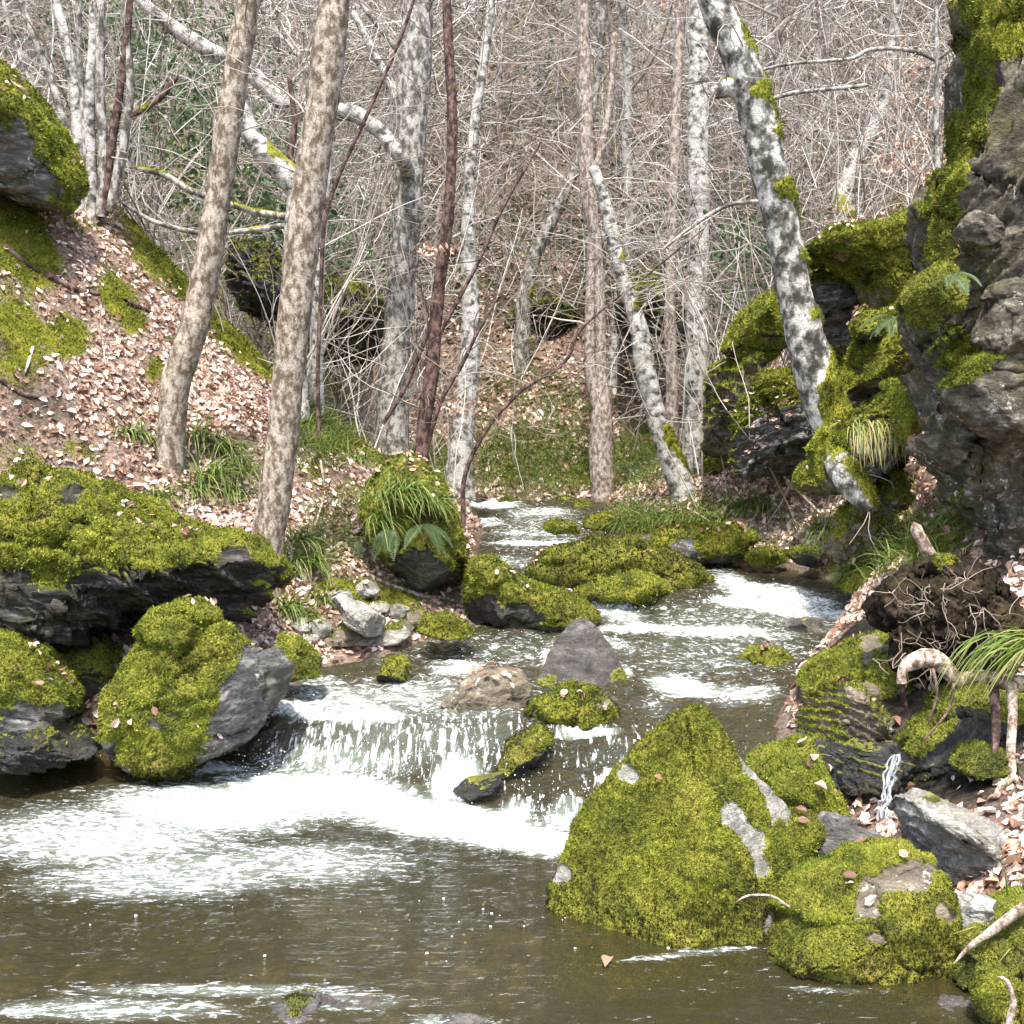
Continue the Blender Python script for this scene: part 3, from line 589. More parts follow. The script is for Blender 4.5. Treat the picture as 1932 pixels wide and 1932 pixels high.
rock('boulder', 'long whaleback boulder of dark moss in the middle of the upper stream', B, [(995, 1080), (1045, 1042), (1120, 1020), (1200, 1022), (1275, 1052), (1330, 1088), (1372, 1126), (1250, 1120), (1100, 1105), (1010, 1092)], 10.0, .38, .5, 'dark', .9, 35, mossy=[(1150, 1080, 200)], facets=2, tone=-.2)
rock('boulder', 'lower bright mossy hump in front of the whaleback boulder', B, [(1075, 1125), (1130, 1102), (1195, 1080), (1240, 1090), (1270, 1124), (1220, 1138), (1130, 1136)], 9.5, .2, .3, 'dark', .85, 36, facets=2)
rock('boulder', 'flat mossy boulder at the right bank behind the whaleback boulder', B, [(1200, 1035), (1240, 1003), (1370, 990), (1425, 1010), (1410, 1050), (1300, 1065)], 11.1, .35, .4, 'slate', .75, 37, bare=[(1290, 1035, 24)])
rock('stone', 'small dark green stone lying across the narrow upper stream', 'stone', [(1015, 995), (1045, 980), (1085, 990), (1098, 1010), (1040, 1008)], 13.0, .15, .15, 'dark', .85, 38, sub=4)
rock('stone', 'black stone in the white water at the far end of the stream', 'stone', ell(958, 948, 44, 22, 39), 15.3, .12, .12, 'dark', .4, 39, sub=3)
rock('stone', 'tiny mossy stone at the foot of the far grassy slope', 'stone', ell(1063, 944, 36, 16, 40), 15.6, .12, .12, 'dark', .8, 40, sub=3)
rock('stone', 'dark stone by the right bank just below the far grassy slope', 'stone', ell(1098, 957, 44, 24, 41), 14.9, .14, .14, 'dark', .5, 41, sub=3)
rock('stone', 'mossy stone on the right bank edge above the narrow upper stream', 'stone', ell(1140, 985, 80, 34, 42), 13.4, .2, .2, 'dark', .85, 42, sub=4)
rock('stone', 'flat moss topped stone in the right half of the stream', 'stone', [(1382, 1248), (1425, 1222), (1475, 1226), (1508, 1252), (1440, 1266)], 7.85, .14, .16, 'dark', .75, 43, sub=4)
rock('stone', 'smooth wet brown rock below the right hand ripple', 'stone', [(1475, 1190), (1495, 1168), (1545, 1170), (1572, 1200), (1530, 1222), (1485, 1215)], 8.7, .18, .2, 'wet', 0, 44, fz=False, sub=4)
rock('stone', 'dark mossy stone at the stream edge above the long mossy boulder', 'stone', ell(1578, 1232, 52, 44, 45), 7.7, .1, .12, 'dark', .6, 45, sub=4)
rock('boulder', 'yellow green mossy rock jutting into the stream left of the root plate', B, [(1630, 1185), (1645, 1130), (1690, 1112), (1740, 1115), (1730, 1190), (1670, 1205)], 7.7, .25, .3, 'brown', .62, 46)
rock('boulder', 'mossy hump with a grass tuft on the right stream edge', B, [(1585, 1115), (1620, 1078), (1665, 1068), (1690, 1105), (1650, 1130)], 8.9, .22, .3, 'dark', .75, 47)
rock('stone', 'bright moss stone at the right waterline below the leaf litter bank', 'stone', ell(1448, 1052, 84, 40, 48), 10.7, .2, .25, 'dark', .85, 48, sub=4)
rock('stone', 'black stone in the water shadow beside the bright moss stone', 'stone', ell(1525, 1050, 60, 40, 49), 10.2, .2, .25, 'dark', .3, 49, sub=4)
rock('boulder', 'tall fern draped mossy hummock on the left bank', B, [(700, 900), (730, 865), (775, 862), (825, 905), (858, 970), (872, 1060), (862, 1130), (800, 1125), (745, 1085), (690, 1010)], 9.05, .4, .6, 'dark', .78, 50, bare=[(800, 1070, 40)], sub=6, facets=3)
rock('boulder', 'mossy root ledge reaching from the left bank into the stream', B, [(865, 1060), (925, 1055), (1000, 1105), (1090, 1128), (1130, 1165), (1105, 1195), (960, 1185), (885, 1175)], 8.9, .3, .4, 'dark', .8, 51, bare=[(920, 1160, 36), (990, 1172, 30)], facets=2)
rock('boulder', 'pale block with a flat sloping top on the left gravel shore', B, [(610, 1135), (640, 1122), (700, 1150), (735, 1175), (720, 1205), (690, 1200), (650, 1170)], 7.9, .16, .2, 'pale', .2, 52, bare=[(660, 1150, 70)], facets=8)
rock('boulder', 'moss capped stone at the tip of the left gravel shore', B, [(790, 1190), (800, 1165), (840, 1158), (880, 1180), (895, 1200), (830, 1210)], 7.95, .14, .2, 'slate', .7, 53)
rock('boulder', 'mossy low rock touching the right edge of the domed boulder', B, [(520, 1200), (560, 1205), (605, 1245), (600, 1275), (550, 1285), (520, 1260)], 6.9, .15, .2, 'dark', .75, 54)
for k, (cx, cy, ww, hh) in enumerate([(570, 1188, 36, 28), (605, 1190, 44, 34), (650, 1205, 60, 32), (735, 1200, 80, 34), (755, 1160, 34, 30), (785, 1175, 50, 32), (640, 1130, 50, 34), (690, 1118, 50, 26), (760, 1190, 40, 20), (585, 1210, 30, 14), (720, 1150, 36, 18), (630, 1215, 36, 16), (810, 1185, 30, 22), (680, 1215, 46, 14)]):
    q = ground(cx, cy + hh * .4)
    rock('stone', 'small pale stone among the cobbles of the left gravel shore', 'stone', ell(cx, cy - 5, ww * 1.2, hh * 1.3, 60 + k, 7), float(q[1]), ww / FPX * q[1] * .45, None, ('pale', 'pale', 'brown')[k % 3], .08, 60 + k, sub=3, group='cobbles on the left gravel shore', facets=5)

rock('crag', 'small moss tuft rock in the leaf litter below the moss hooded crag', 'crag', [(1500, 900), (1520, 868), (1560, 872), (1580, 905), (1550, 935), (1510, 925)], 10.6, .2, .3, 'brown', .7, 110)
rock('crag', 'moss lump crowning the foot of the straight white birch', 'crag', [(1325, 860), (1340, 800), (1365, 790), (1380, 850), (1370, 895), (1335, 900)], 13.0, .2, .3, 'dark', .75, 111)
rock('crag', 'tilted layered slab rock in the middle of the right bank', 'crag', [(1560, 1040), (1600, 960), (1690, 890), (1740, 880), (1720, 940), (1640, 1010), (1590, 1060)], 8.9, .22, .5, 'brown', .42, 112, strata=.8, tilt=-45, blocks=16, bamp=.05)
rock('crag', 'mossy spike of rock between the leaf ledge and the cliff', 'crag', [(1700, 830), (1705, 740), (1728, 700), (1745, 760), (1745, 860)], 8.2, .18, .3, 'cliff', .7, 113)
rock('crag', 'little moss knob on the crag above the leaf ledge', 'crag', [(1610, 610), (1630, 585), (1665, 590), (1680, 620), (1650, 645), (1620, 640)], 9.5, .2, .3, 'dark', .8, 114)
# crags, cliff, root plate
rock('crag', 'mossy crag at the top left behind the many stemmed tree', 'crag', [(-120, 60), (20, 130), (80, 230), (122, 340), (112, 395), (0, 372), (-120, 390)], 9.3, .7, .8, 'slate', .72, 80, bare=[(40, 330, 50), (10, 290, 40)], sub=6)
rock('crag', 'moss hooded grey crag at the foot of the leaning trunk', 'crag', [(1385, 890), (1395, 770), (1435, 718), (1500, 700), (1560, 750), (1550, 850), (1500, 905), (1420, 915)], 11.4, .45, .6, 'slate', .42, 81, blocks=22, bamp=.07, bare=[(1470, 820, 70), (1460, 870, 60)], mossy=[(1460, 730, 60), (1400, 800, 24)], strata=1., tilt=-8, sub=6)
rock('crag', 'dark narrow crag right beside the straight white birch', 'crag', [(1335, 880), (1345, 700), (1375, 640), (1430, 640), (1440, 690), (1405, 780), (1390, 890)], 12.0, .4, .6, 'cliff', .35, 82, blocks=22, bamp=.07, mossy=[(1390, 660, 40)], strata=.7, sub=5)
rock('crag', 'dark overhanging crag behind the middle of the leaning trunk', 'crag', [(1510, 700), (1515, 570), (1555, 475), (1640, 460), (1705, 550), (1650, 650), (1590, 720)], 11.5, .5, .6, 'slate', .32, 83, blocks=22, bamp=.07, mossy=[(1560, 490, 40), (1600, 690, 40)], bare=[(1600, 590, 60)], strata=.8, tilt=-20, sub=6)
rock('crag', 'moss bolster left of the leaning trunk', 'crag', [(1365, 660), (1400, 590), (1450, 555), (1490, 580), (1480, 660), (1430, 700)], 11.8, .35, .5, 'dark', .85, 84)
rock('crag', 'root bound mossy ledge hung with dry grass below the leaning trunk', 'crag', [(1535, 905), (1548, 850), (1588, 795), (1650, 770), (1720, 700), (1745, 740), (1735, 870), (1690, 905), (1640, 940), (1560, 935)], 8.95, .4, .6, 'cliff', .45, 85, blocks=22, bamp=.07, mossy=[(1575, 850, 50), (1725, 760, 40)], bare=[(1650, 880, 40), (1590, 915, 24)], sub=6)
rock('crag', 'moss shelf with dead leaves above the dark crag', 'crag', [(1500, 470), (1560, 440), (1680, 425), (1760, 370), (1770, 500), (1700, 600), (1650, 520), (1580, 480)], 10.6, .5, .8, 'brown', .8, 86, blocks=22, bamp=.07, sub=6)
rock('crag', 'tall mossy rib between the dark crag and the cliff', 'crag', [(1590, 740), (1620, 650), (1690, 590), (1745, 560), (1750, 700), (1680, 760)], 9.6, .4, .6, 'cliff', .68, 87, blocks=22, bamp=.07, sub=5)
rock('cliff', 'tall dark rock cliff with a mossy left rim filling the right edge', 'cliff', [(1765, 850), (1752, 640), (1775, 480), (1812, 300), (1850, 180), (1846, 40), (1862, -70), (2350, -80), (2400, 1200), (1980, 1160), (1880, 1080), (1815, 970)], 7.0, .75, 1.3, 'cliff', .08, 88,
     mossy=[(1825, 250, 40), (1800, 330, 40), (1785, 400, 40), (1775, 470, 36), (1845, 170, 36), (1850, 90, 34), (1760, 600, 30), (1830, 690, 55), (1890, 25, 70), (1800, 1000, 60)], strata=.5, tilt=-50, sub=6, facets=0, full=.5, rough=.5, blocks=28, bamp=.045, planes=[(-.55, -.83, .1, .72), (.1, -.98, .2, .8), (-.2, -.9, -.35, .75), (-.35, -.8, .5, .8)])
rock('crag', 'round moss cushion bulging from the cliff left rim', 'crag', [(1708, 570), (1735, 515), (1790, 498), (1830, 520), (1800, 590), (1750, 625)], 6.35, .2, .3, 'dark', .85, 89)
rock('stone', 'pale angular stone wedged in the cliff crack', 'stone', [(1808, 430), (1840, 398), (1885, 410), (1910, 450), (1890, 490), (1830, 480)], 6.5, .12, .2, 'cliff', -.4, 90, facets=10, rough=.8, strata=.5, blocks=5, bamp=.08, fz=False, sub=4)
rock('boulder', 'big lichen grey block on the cliff face at the right edge', B, [(1850, 640), (1880, 540), (1950, 490), (2010, 560), (1990, 690), (1900, 700)], 6.32, .15, .3, 'cliff', -.4, 91, facets=7, fz=False)
rock('boulder', 'pale rounded bulge with a moss patch in the middle of the cliff', B, [(1770, 700), (1820, 650), (1950, 660), (2010, 760), (1950, 830), (1850, 810), (1800, 760)], 6.35, .15, .3, 'cliff', .1, 92, mossy=[(1810, 700, 45), (1850, 665, 40)], bare=[(1880, 770, 60)], facets=6)
rock('crag', 'dark rock outcrop in the wood above the far grassy slope', 'crag', [(950, 630), (970, 590), (1040, 560), (1100, 590), (1120, 640), (1030, 655), (970, 650)], 19.0, .6, 1., 'dark', .4, 101, strata=.8, blocks=22, bamp=.08, rough=1.8)
rock('crag', 'dark rock outcrop behind the second slim trunk', 'crag', [(560, 640), (590, 560), (660, 520), (720, 570), (730, 660), (640, 690)], 14.6, .6, 1., 'dark', .4, 102, strata=.8, blocks=22, bamp=.08, rough=1.8)
rock('crag', 'dark mossy rock outcrop between the two slim trunks', 'crag', [(420, 520), (450, 450), (510, 470), (550, 540), (540, 610), (450, 580)], 12.8, .5, .8, 'dark', .25, 103, strata=.8, blocks=22, bamp=.08, rough=1.8)
rock('crag', 'dark rock outcrop in the wood behind the crooked tree', 'crag', [(1170, 620), (1180, 520), (1240, 500), (1285, 560), (1280, 660), (1210, 680)], 16.6, .6, 1., 'dark', .3, 104, strata=.8, blocks=22, bamp=.08, rough=1.8)
rp = rock('root_plate', 'upturned root plate of dark soil at the foot of the cliff', 'root plate', [(1695, 1250), (1688, 1160), (1725, 1090), (1780, 1055), (1840, 1052), (1890, 1095), (1905, 1180), (1880, 1240), (1780, 1265)], 5.75, .25, .5, 'soil', -.1, 93, mossy=[(1780, 1060, 20)], rough=2.6, facets=0, sub=6, blocks=26, bamp=.07)
r = np.random.default_rng(5)
st = P(r.uniform(1700, 1890, 46), r.uniform(1075, 1240, 46), 5.5)
t1 = twigpaths(st, np.stack([r.normal(size=46) * .6, -r.uniform(.0, .5, 46), -r.uniform(.1, 1, 46)], 1), r.uniform(.08, .3, 46), r, 7, .4); t1 = np.concatenate([t1, subtwigs(t1, 2, r, .05, .16, .6, .4, 7)])
V, F, T = twigmesh([(t1, .0032, .001)], r, 4, .1, .5); mk('roots', V, F, MAT['twig'], rp, {'tint': T})
tree('root_log', 'bent bare barked root log lying below the root plate', 'log', [(1702, 1266, 9), (1718, 1250, 15), (1752, 1240, 18), (1780, 1256, 17), (1806, 1282, 14), (1850, 1276, 13), (1905, 1288, 16), (1990, 1296, 18)], 5.1, 'log', seed=70, flare=0, sink=.05, extend=.2,
     branches=[([(1908, 1290, 11, 5.05), (1911, 1350, 9, 4.95), (1907, 1420, 9, 4.9), (1912, 1470, 8, 4.85)],), ([(1912, 1465, 7, 4.85), (1885, 1490, 7, 4.8), (1870, 1545, 5, 4.75)],), ([(1912, 1465, 7, 4.85), (1935, 1500, 6, 4.8), (1945, 1550, 5, 4.75)],), ([(1875, 1295, 10, 5.05), (1880, 1380, 9, 4.95), (1872, 1440, 4, 4.9)], 'redb'), ([(1706, 1262, 7, 5.12), (1702, 1305, 6, 5.15), (1716, 1360, 3, 5.2)], 'redb'), ([(1760, 1262, 4, 5.05), (1768, 1310, 3, 5.0), (1750, 1370, 2, 5.0)], 'redb'), ([(1800, 1290, 4, 5.05), (1790, 1340, 3, 5.0), (1740, 1400, 2, 5.0)], 'redb')])
tree('fallen_stick', 'thick bark stick with moss running down the right bottom bank', 'stick', [(1960, 1690, 11), (1900, 1735, 10), (1860, 1765, 8), (1830, 1785, 5), (1800, 1818, 3)], 3.7, 'beech', seed=71, flare=0, sink=0, extend=0, moss=.4)
tree('fallen_stick', 'short upright twig on the corner moss rock', 'stick', [(1905, 1925, 7), (1912, 1890, 6), (1900, 1850, 4), (1880, 1842, 2)], 3.3, 'log', seed=72, flare=0, sink=0.05, extend=0)
tree('fallen_stick', 'thin pale twig caught between the pyramid boulder and the low boulder', 'stick', [(1490, 1712, 2.5), (1455, 1690, 2), (1410, 1690, 2), (1385, 1705, 1.5)], 3.78, 'log', seed=73, flare=0, sink=0, extend=0)
tree('broken_stump', 'short broken pale branch stub on the right bank above the root plate', 'stump', [(1770, 1075, 12), (1745, 1030, 12), (1722, 985, 11)], 6.6, 'log', seed=74, flare=0, sink=.1, extend=0, moss=.1)

# ------------------------------------------------------------------ trees
tree('slim_tree', 'slim brown grey tree with a bent foot rising behind the huge slab boulder', 'tree', [(322, 985, 26), (322, 850, 26), (330, 730, 27), (362, 630, 27), (392, 500, 25), (418, 330, 24), (445, 140, 23), (470, 0, 22), (484, -90, 21)], 8.75, 'beech', seed=1, twigs=10, from_z=.5, mossz=[(330, 960, 30, .9)])
tree('slim_tree', 'slim brown grey tree leaning right at the tip of the huge slab boulder', 'tree', [(496, 1060, 31), (515, 960, 30), (535, 800, 30), (550, 650, 31), (568, 480, 31), (592, 300, 31), (618, 120, 30), (640, -90, 28)], 8.2, 'beech', seed=2, twigs=10, from_z=.5, mossz=[(480, 1040, 45, 1.3)])
tree('leaning_tree', 'thick pale tree bent up to the left behind the second slim trunk', 'tree', [(560, 720, 20, 11.2), (552, 560, 20, 11.0), (556, 440, 21), (566, 370, 23), (540, 330, 22), (500, 292, 20), (465, 235, 18), (452, 150, 15), (470, 40, 12)], 10.8, 'birch', seed=3, twigs=14,
     branches=[([(545, 410, 7), (480, 400, 6), (420, 380, 5), (360, 360, 6), (310, 330, 6), (245, 315, 4)], 'greyb', .25), ([(540, 425, 6), (470, 435, 5), (380, 440, 5), (290, 418, 4), (225, 378, 3)], 'greyb', .1), ([(560, 360, 8), (548, 290, 7), (556, 230, 6), (545, 140, 4)], 'redb')], mossz=[(520, 280, 28, 1.2)], flare=.1)
tree('leaning_tree', 'long white leaning trunk crossing behind both slim trunks', 'tree', [(772, 330, 13, 13.3), (758, 300, 14), (720, 252, 14), (675, 217, 15), (640, 212, 15), (585, 212, 15), (535, 195, 15), (478, 143, 16), (427, 115, 16), (345, 65, 14), (277, 12, 12), (230, -50, 10)], 12.2, 'birch', seed=4, twigs=24, flare=0, from_z=.1, sink=0)
px0 = [([(135, 395, 10), (128, 300, 9), (112, 200, 8), (80, 110, 7), (40, 10, 6), (10, -60, 5)], 'greyb'), ([(150, 402, 13), (150, 300, 12), (142, 180, 11), (128, 90, 9), (105, 0, 8), (95, -60, 7)], 'birch'), ([(190, 410, 11), (196, 300, 10), (188, 170, 10), (190, 60, 9), (192, -60, 8)], 'greyb'),
       ([(196, 405, 9), (205, 310, 9), (222, 200, 8), (236, 100, 8), (250, -50, 6)], 'redb'), ([(205, 400, 9), (222, 330, 10), (238, 240, 9), (246, 160, 8), (238, 60, 7), (230, -60, 6)], 'greyb'), ([(238, 225, 6), (270, 208, 6), (305, 182, 6), (322, 160, 6), (337, 142, 4)], 'redb', .3), ([(165, 400, 8), (160, 250, 7), (150, 120, 6), (148, -50, 5)], 'greyb'), ([(130, 390, 7), (95, 250, 6), (55, 150, 5), (20, 60, 4), (0, -30, 4)], 'greyb', .2)]
tree('many_stemmed_tree', 'clump of slim stems fanning up from one foot on the left bank', 'tree', [(172, 418, 12), (172, 300, 10), (168, 200, 10), (176, 80, 9), (178, -70, 8)], 9.6, 'birch', branches=px0, auto=True, seed=5, twigs=22, flare=.2, from_z=.3, mossz=[(170, 400, 30, 1.)])
tree('tall_tree', 'thick mottled grey tree with a mossy foot behind the red brown stem', 'tree', [(738, 850, 30), (742, 720, 27), (755, 560, 27), (768, 400, 28), (775, 240, 29), (785, 100, 29), (790, -90, 28)], 13, 'greyb', seed=6, twigs=24, mossz=[(705, 720, 40, 1.2), (720, 830, 40, .8)], branches=[([(752, 560, 10), (750, 420, 9), (753, 300, 9), (745, 180, 9), (700, 90, 7), (665, 20, 6)], 'birch'), ([(780, 200, 7), (760, 110, 6), (730, 70, 5), (660, -20, 4)], 'greyb')])
tree('slim_tree', 'red brown stem rising straight from the middle of the left bank', 'tree', [(795, 872, 14), (800, 800, 14), (815, 700, 13), (825, 570, 12), (843, 430, 11), (852, 310, 10), (853, 200, 10), (846, 80, 9), (840, -80, 8)], 10.4, 'redb', seed=7, twigs=34, from_z=.12, tlen=(.8, 2.2), ttint=(.0, .4), mossz=[(795, 850, 30, .4)], flare=.25,
     branches=[([(722, 800, 4), (760, 740, 4), (795, 660, 4), (815, 600, 4)], 'redb'), ([(800, 690, 4), (840, 610, 4), (900, 500, 3.5), (950, 390, 3), (1020, 270, 2)], 'redb'), ([(800, 860, 5), (830, 760, 5), (870, 690, 4), (905, 620, 3), (940, 560, 2)], 'redb')])
tree('slim_tree', 'pale birch trunk just right of the red brown stem', 'tree', [(866, 882, 22), (876, 790, 20), (886, 690, 19), (888, 600, 18), (884, 480, 14), (884, 350, 10), (900, 200, 9), (918, 80, 8), (935, -70, 7)], 13.2, 'birch', seed=8, twigs=26, mossz=[(895, 780, 18, .6)])
tree('bent_sapling', 'dark curved sapling arching over the stream from the left bank', 'sapling', [(874, 915, 4.5), (890, 860, 4.2), (925, 800, 4), (985, 735, 3.8), (1045, 700, 3.4), (1075, 670, 3), (1090, 630, 2.4), (1130, 590, 2), (1220, 520, 1.6), (1330, 430, 1.2)], 10.4, 'redb', seed=9, twigs=16, from_z=.2, tlen=(.4, 1.2), flare=0, extend=0, ttint=(.1, .7))
tree('slim_tree', 'pinkish twin stemmed tree at the right end of the far grassy slope', 'tree', [(1138, 938, 20), (1134, 860, 22), (1136, 780, 19), (1134, 700, 11), (1132, 560, 10), (1128, 480, 9), (1108, 350, 14), (1105, 200, 13), (1100, 60, 12), (1098, -80, 11)], 14.2, 'pinkb', branches=[([(1128, 770, 13), (1114, 700, 11), (1113, 580, 10), (1118, 450, 9), (1125, 330, 8), (1150, 200, 7), (1160, 60, 6)], 'pinkb')], auto=True, seed=10, twigs=30, mossz=[(1120, 900, 40, .9), (1118, 740, 24, 1.)])
tree('crooked_tree', 'crooked white tree with moss on its bends left of the straight birch', 'tree', [(1292, 935, 24), (1262, 860, 20), (1240, 790, 19), (1218, 700, 19), (1205, 620, 17), (1182, 545, 14), (1165, 490, 12), (1152, 430, 13), (1138, 370, 12), (1118, 312, 10)], 12.5, 'birch', auto=True, seed=11, twigs=44, from_z=.45, tlen=(.8, 2.2), mossz=[(1165, 490, 22, 1.3), (1200, 590, 22, 1.2), (1285, 900, 40, 1.4), (1255, 830, 18, .8)], extend=.0)
tree('birch_tree', 'straight white birch standing at the right bank crag', 'tree', [(1312, 892, 26), (1312, 800, 22), (1314, 700, 22), (1316, 550, 21), (1318, 400, 20), (1316, 200, 19), (1320, 60, 18), (1322, -90, 17)], 12.9, 'birch', auto=True, seed=12, twigs=30, from_z=.3, mossz=[(1335, 870, 30, 1.2), (1334, 760, 16, .9)])
tree('slim_tree', 'thin pale trunk close behind the straight white birch', 'tree', [(1268, 720, 12), (1264, 600, 11), (1266, 480, 10), (1272, 300, 10), (1278, 150, 9), (1285, -70, 8)], 14.6, 'pinkb', seed=13, twigs=24, sink=1.2)
tree('leaning_tree', 'big leaning mossy white and black trunk over the right bank', 'tree', [(1592, 875, 38), (1575, 815, 38), (1550, 750, 37), (1524, 660, 36), (1497, 540, 33), (1474, 420, 33), (1448, 310, 34), (1424, 200, 33), (1400, 120, 32), (1362, 40, 30), (1320, -90, 28)], 9.3, 'mottled', seed=14, moss=.14, S=28, twigs=26, flare=0, from_z=.55, tlen=(.6, 1.6), sink=.02,
     mossz=[(1440, 170, 26, 1.5), (1470, 360, 26, 1.4), (1530, 600, 30, 1.5), (1600, 770, 50, 2.2), (1610, 850, 60, 2.2), (1465, 250, 16, 1.), (1420, 60, 30, 1.1), (1520, 480, 14, .5)],
     branches=[([(1578, 830, 34, 9.1), (1592, 885, 32, 8.75), (1622, 930, 26, 8.6), (1650, 968, 14, 8.5)], 'mottled', .6), ([(1415, 185, 22), (1380, 165, 18), (1350, 172, 14), (1342, 165, 9)], 'mottled', .4), ([(1445, 190, 5), (1500, 175, 4), (1600, 165, 4), (1640, 160, 4)], 'greyb'), ([(1432, 380, 4), (1380, 385, 4), (1330, 410, 3.5), (1250, 470, 2.5)], 'greyb')])
tree('slim_tree', 'pale leaning trunk with a mossy foot on the skyline of the right bank', 'tree', [(1590, 385, 20), (1598, 345, 16), (1622, 285, 15), (1655, 235, 14), (1675, 150, 12), (1690, 40, 10), (1698, -70, 9)], 14.5, 'birch', seed=15, twigs=24, mossz=[(1590, 375, 22, 2.)], sink=.8)
tree('sapling', 'thin dark sapling with a long zigzag side branch before the cliff', 'sapling', [(1776, 420, 6), (1768, 300, 5), (1766, 200, 5), (1768, 90, 4), (1764, -60, 3)], 9.6, 'greyb', seed=16, twigs=12, from_z=.3, branches=[([(1768, 115, 4), (1735, 100, 4), (1695, 92, 4), (1640, 94, 4), (1610, 110, 3.5), (1560, 115, 3), (1480, 122, 3), (1380, 145, 2), (1280, 160, 2)], 'greyb'), ([(1768, 112, 4), (1800, 90, 3), (1830, 70, 2)], 'greyb')], flare=0, sink=.6, ttint=(.3, .8))
tree('slim_tree', 'thin grey trunk left of the thick mottled tree', 'tree', [(600, 760, 12), (598, 640, 12), (602, 500, 11), (612, 380, 10)], 11.8, 'birch', seed=17, twigs=14, sink=1., extend=2.5)
tree('slim_tree', 'short mossy slanting trunk above the far grassy slope', 'tree', [(985, 640, 14), (990, 560, 14), (1010, 480, 13), (1050, 400, 11), (1085, 320, 9), (1120, 200, 7), (1140, 0, 6)], 18, 'greyb', seed=18, twigs=30, sink=1., moss=.25)
tree('sapling', 'long thin dark stem leaning right across the gap between trunks', 'sapling', [(600, 700, 4), (605, 560, 4), (612, 420, 4), (640, 330, 4), (700, 200, 3.5), (760, 60, 3), (800, -60, 3)], 9.4, 'redb', seed=19, twigs=12, from_z=.3, flare=0, sink=.5, ttint=(.1, .6))

STK = [([(5, 462, 6), (40, 490, 5), (78, 515, 3)], 'dark stick lying down the top of the left leaf slope', 'redb'), ([(85, 515, 7), (140, 545, 6), (190, 556, 4)], 'thick dark log piece on the left leaf slope', 'redb'), ([(235, 570, 7), (262, 580, 6), (285, 590, 4)], 'short black log piece on the left leaf slope', 'redb'),
       ([(0, 716, 5), (40, 742, 5), (92, 752, 4)], 'reddish stick ending in moss at the left edge', 'redb'), ([(62, 655, 3), (52, 690, 3), (46, 708, 2)], 'short white stick on the left moss bank', 'birch'), ([(190, 570, 2.5), (192, 630, 2.5), (200, 690, 2)], 'thin pale upright twig on the left leaf slope', 'log'),
       ([(605, 870, 2.5), (612, 930, 2.5), (590, 1010, 2), (575, 1110, 2)], 'thin pale stem leaning right of the second slim trunk', 'log'), ([(660, 1070, 4), (740, 1105, 4), (800, 1125, 5), (850, 1130, 5)], 'bare branch lying along the foot of the fern hummock', 'log'), ([(1480, 900, 2.5), (1560, 980, 2.5), (1620, 1020, 2)], 'thin stick across the right leaf bank', 'log'), ([(1300, 960, 2), (1370, 1000, 2), (1420, 1015, 2)], 'thin twig on the flat mossy boulder', 'log')]
for k, (pp, lab, m_) in enumerate(STK):
    gq = np.array([ground(a, b) for a, b, _ in pp]); yy = float(np.median(gq[:, 1]))
    tree('fallen_stick', lab, 'stick', [(a, b, c, float(np.clip(q[1], yy - .5, yy + .5)) - .02) for (a, b, c), q in zip(pp, gq)], yy, m_, seed=300 + k, S=8, flare=0, sink=0, extend=0)
# distant hillside trees: a few prototypes, copied with their crowns
def far_tree(seed, h, rad, mat):
    r = np.random.default_rng(seed)
    K = 9; z = np.linspace(0, h, K); wob = np.cumsum(r.normal(size=(K, 2)) * .10 * h / 8, 0) + np.outer(z, r.normal(size=2) * .10)
    pts = np.concatenate([wob, z[:, None], (rad * (1 - .75 * z / h))[:, None]], 1); pts[0, 2] = -.8
    e = empty('bare_tree', (0, 0, 0)); _, q = limb('trunk', pts, MAT[mat], e, 8, 40, 0, seed)
    n = 48; k = r.integers(5, 39, n); a = r.uniform(0, 2 * np.pi, n)
    t1 = twigpaths(q[k, :3], np.stack([np.cos(a), np.sin(a), r.uniform(0, .9, n)], 1), r.uniform(.8, 2.4, n), r, 8, .14, .04)
    t2 = subtwigs(t1, 5, r, .4, 1.1, .9, .16); t3 = subtwigs(t2, 2, r, .25, .6, .9, .16, 4)
    V, F, T = twigmesh([(t1, .015, .006), (t2, .0075, .004), (t3, .005, .003)], r, 3, .3, 1.05); mk('crown', V, F, MAT['twig'], e, {'tint': T})
    return e
protos = [far_tree(200 + k, h, rd, m) for k, (h, rd, m) in enumerate([(8, .10, 'birch'), (7, .075, 'pinkb'), (9, .13, 'greyb'), (6, .055, 'birch'), (7.5, .09, 'mottled'), (5.5, .045, 'pinkb')])]
r = np.random.default_rng(77); used = [False] * len(protos); spots = []
for _ in range(4000):
    Y = 15.5 + 26 * r.random() ** 1.3; x = r.uniform(-.50, .50) * Y
    if abs(x - .2) < 1.2 and Y < 17.5: continue
    if x < -2 and Y < 14: continue
    if all((x - a) ** 2 + (Y - b) ** 2 > (.4 + .018 * Y) ** 2 for a, b in spots): spots.append((x, Y))
    if len(spots) >= 150: break
for k, (x, Y) in enumerate(spots):
    i = int(r.integers(0, 6)); e = protos[i]
    if used[i]:
        c = e.copy(); sc.collection.objects.link(c)
        for ch in list(e.children):
            d = ch.copy(); sc.collection.objects.link(d); d.parent = c
        e = c
    used[i] = True
    e.location = (x, Y, float(height(x, Y))); e.rotation_euler = (0, 0, r.uniform(0, 6.28)); s = r.uniform(.8, 1.2); e.scale = (s, s, s)
    tag(e, 'thin bare tree in the pale tangle on the far hillside', 'tree', 'bare trees on the far hillside')

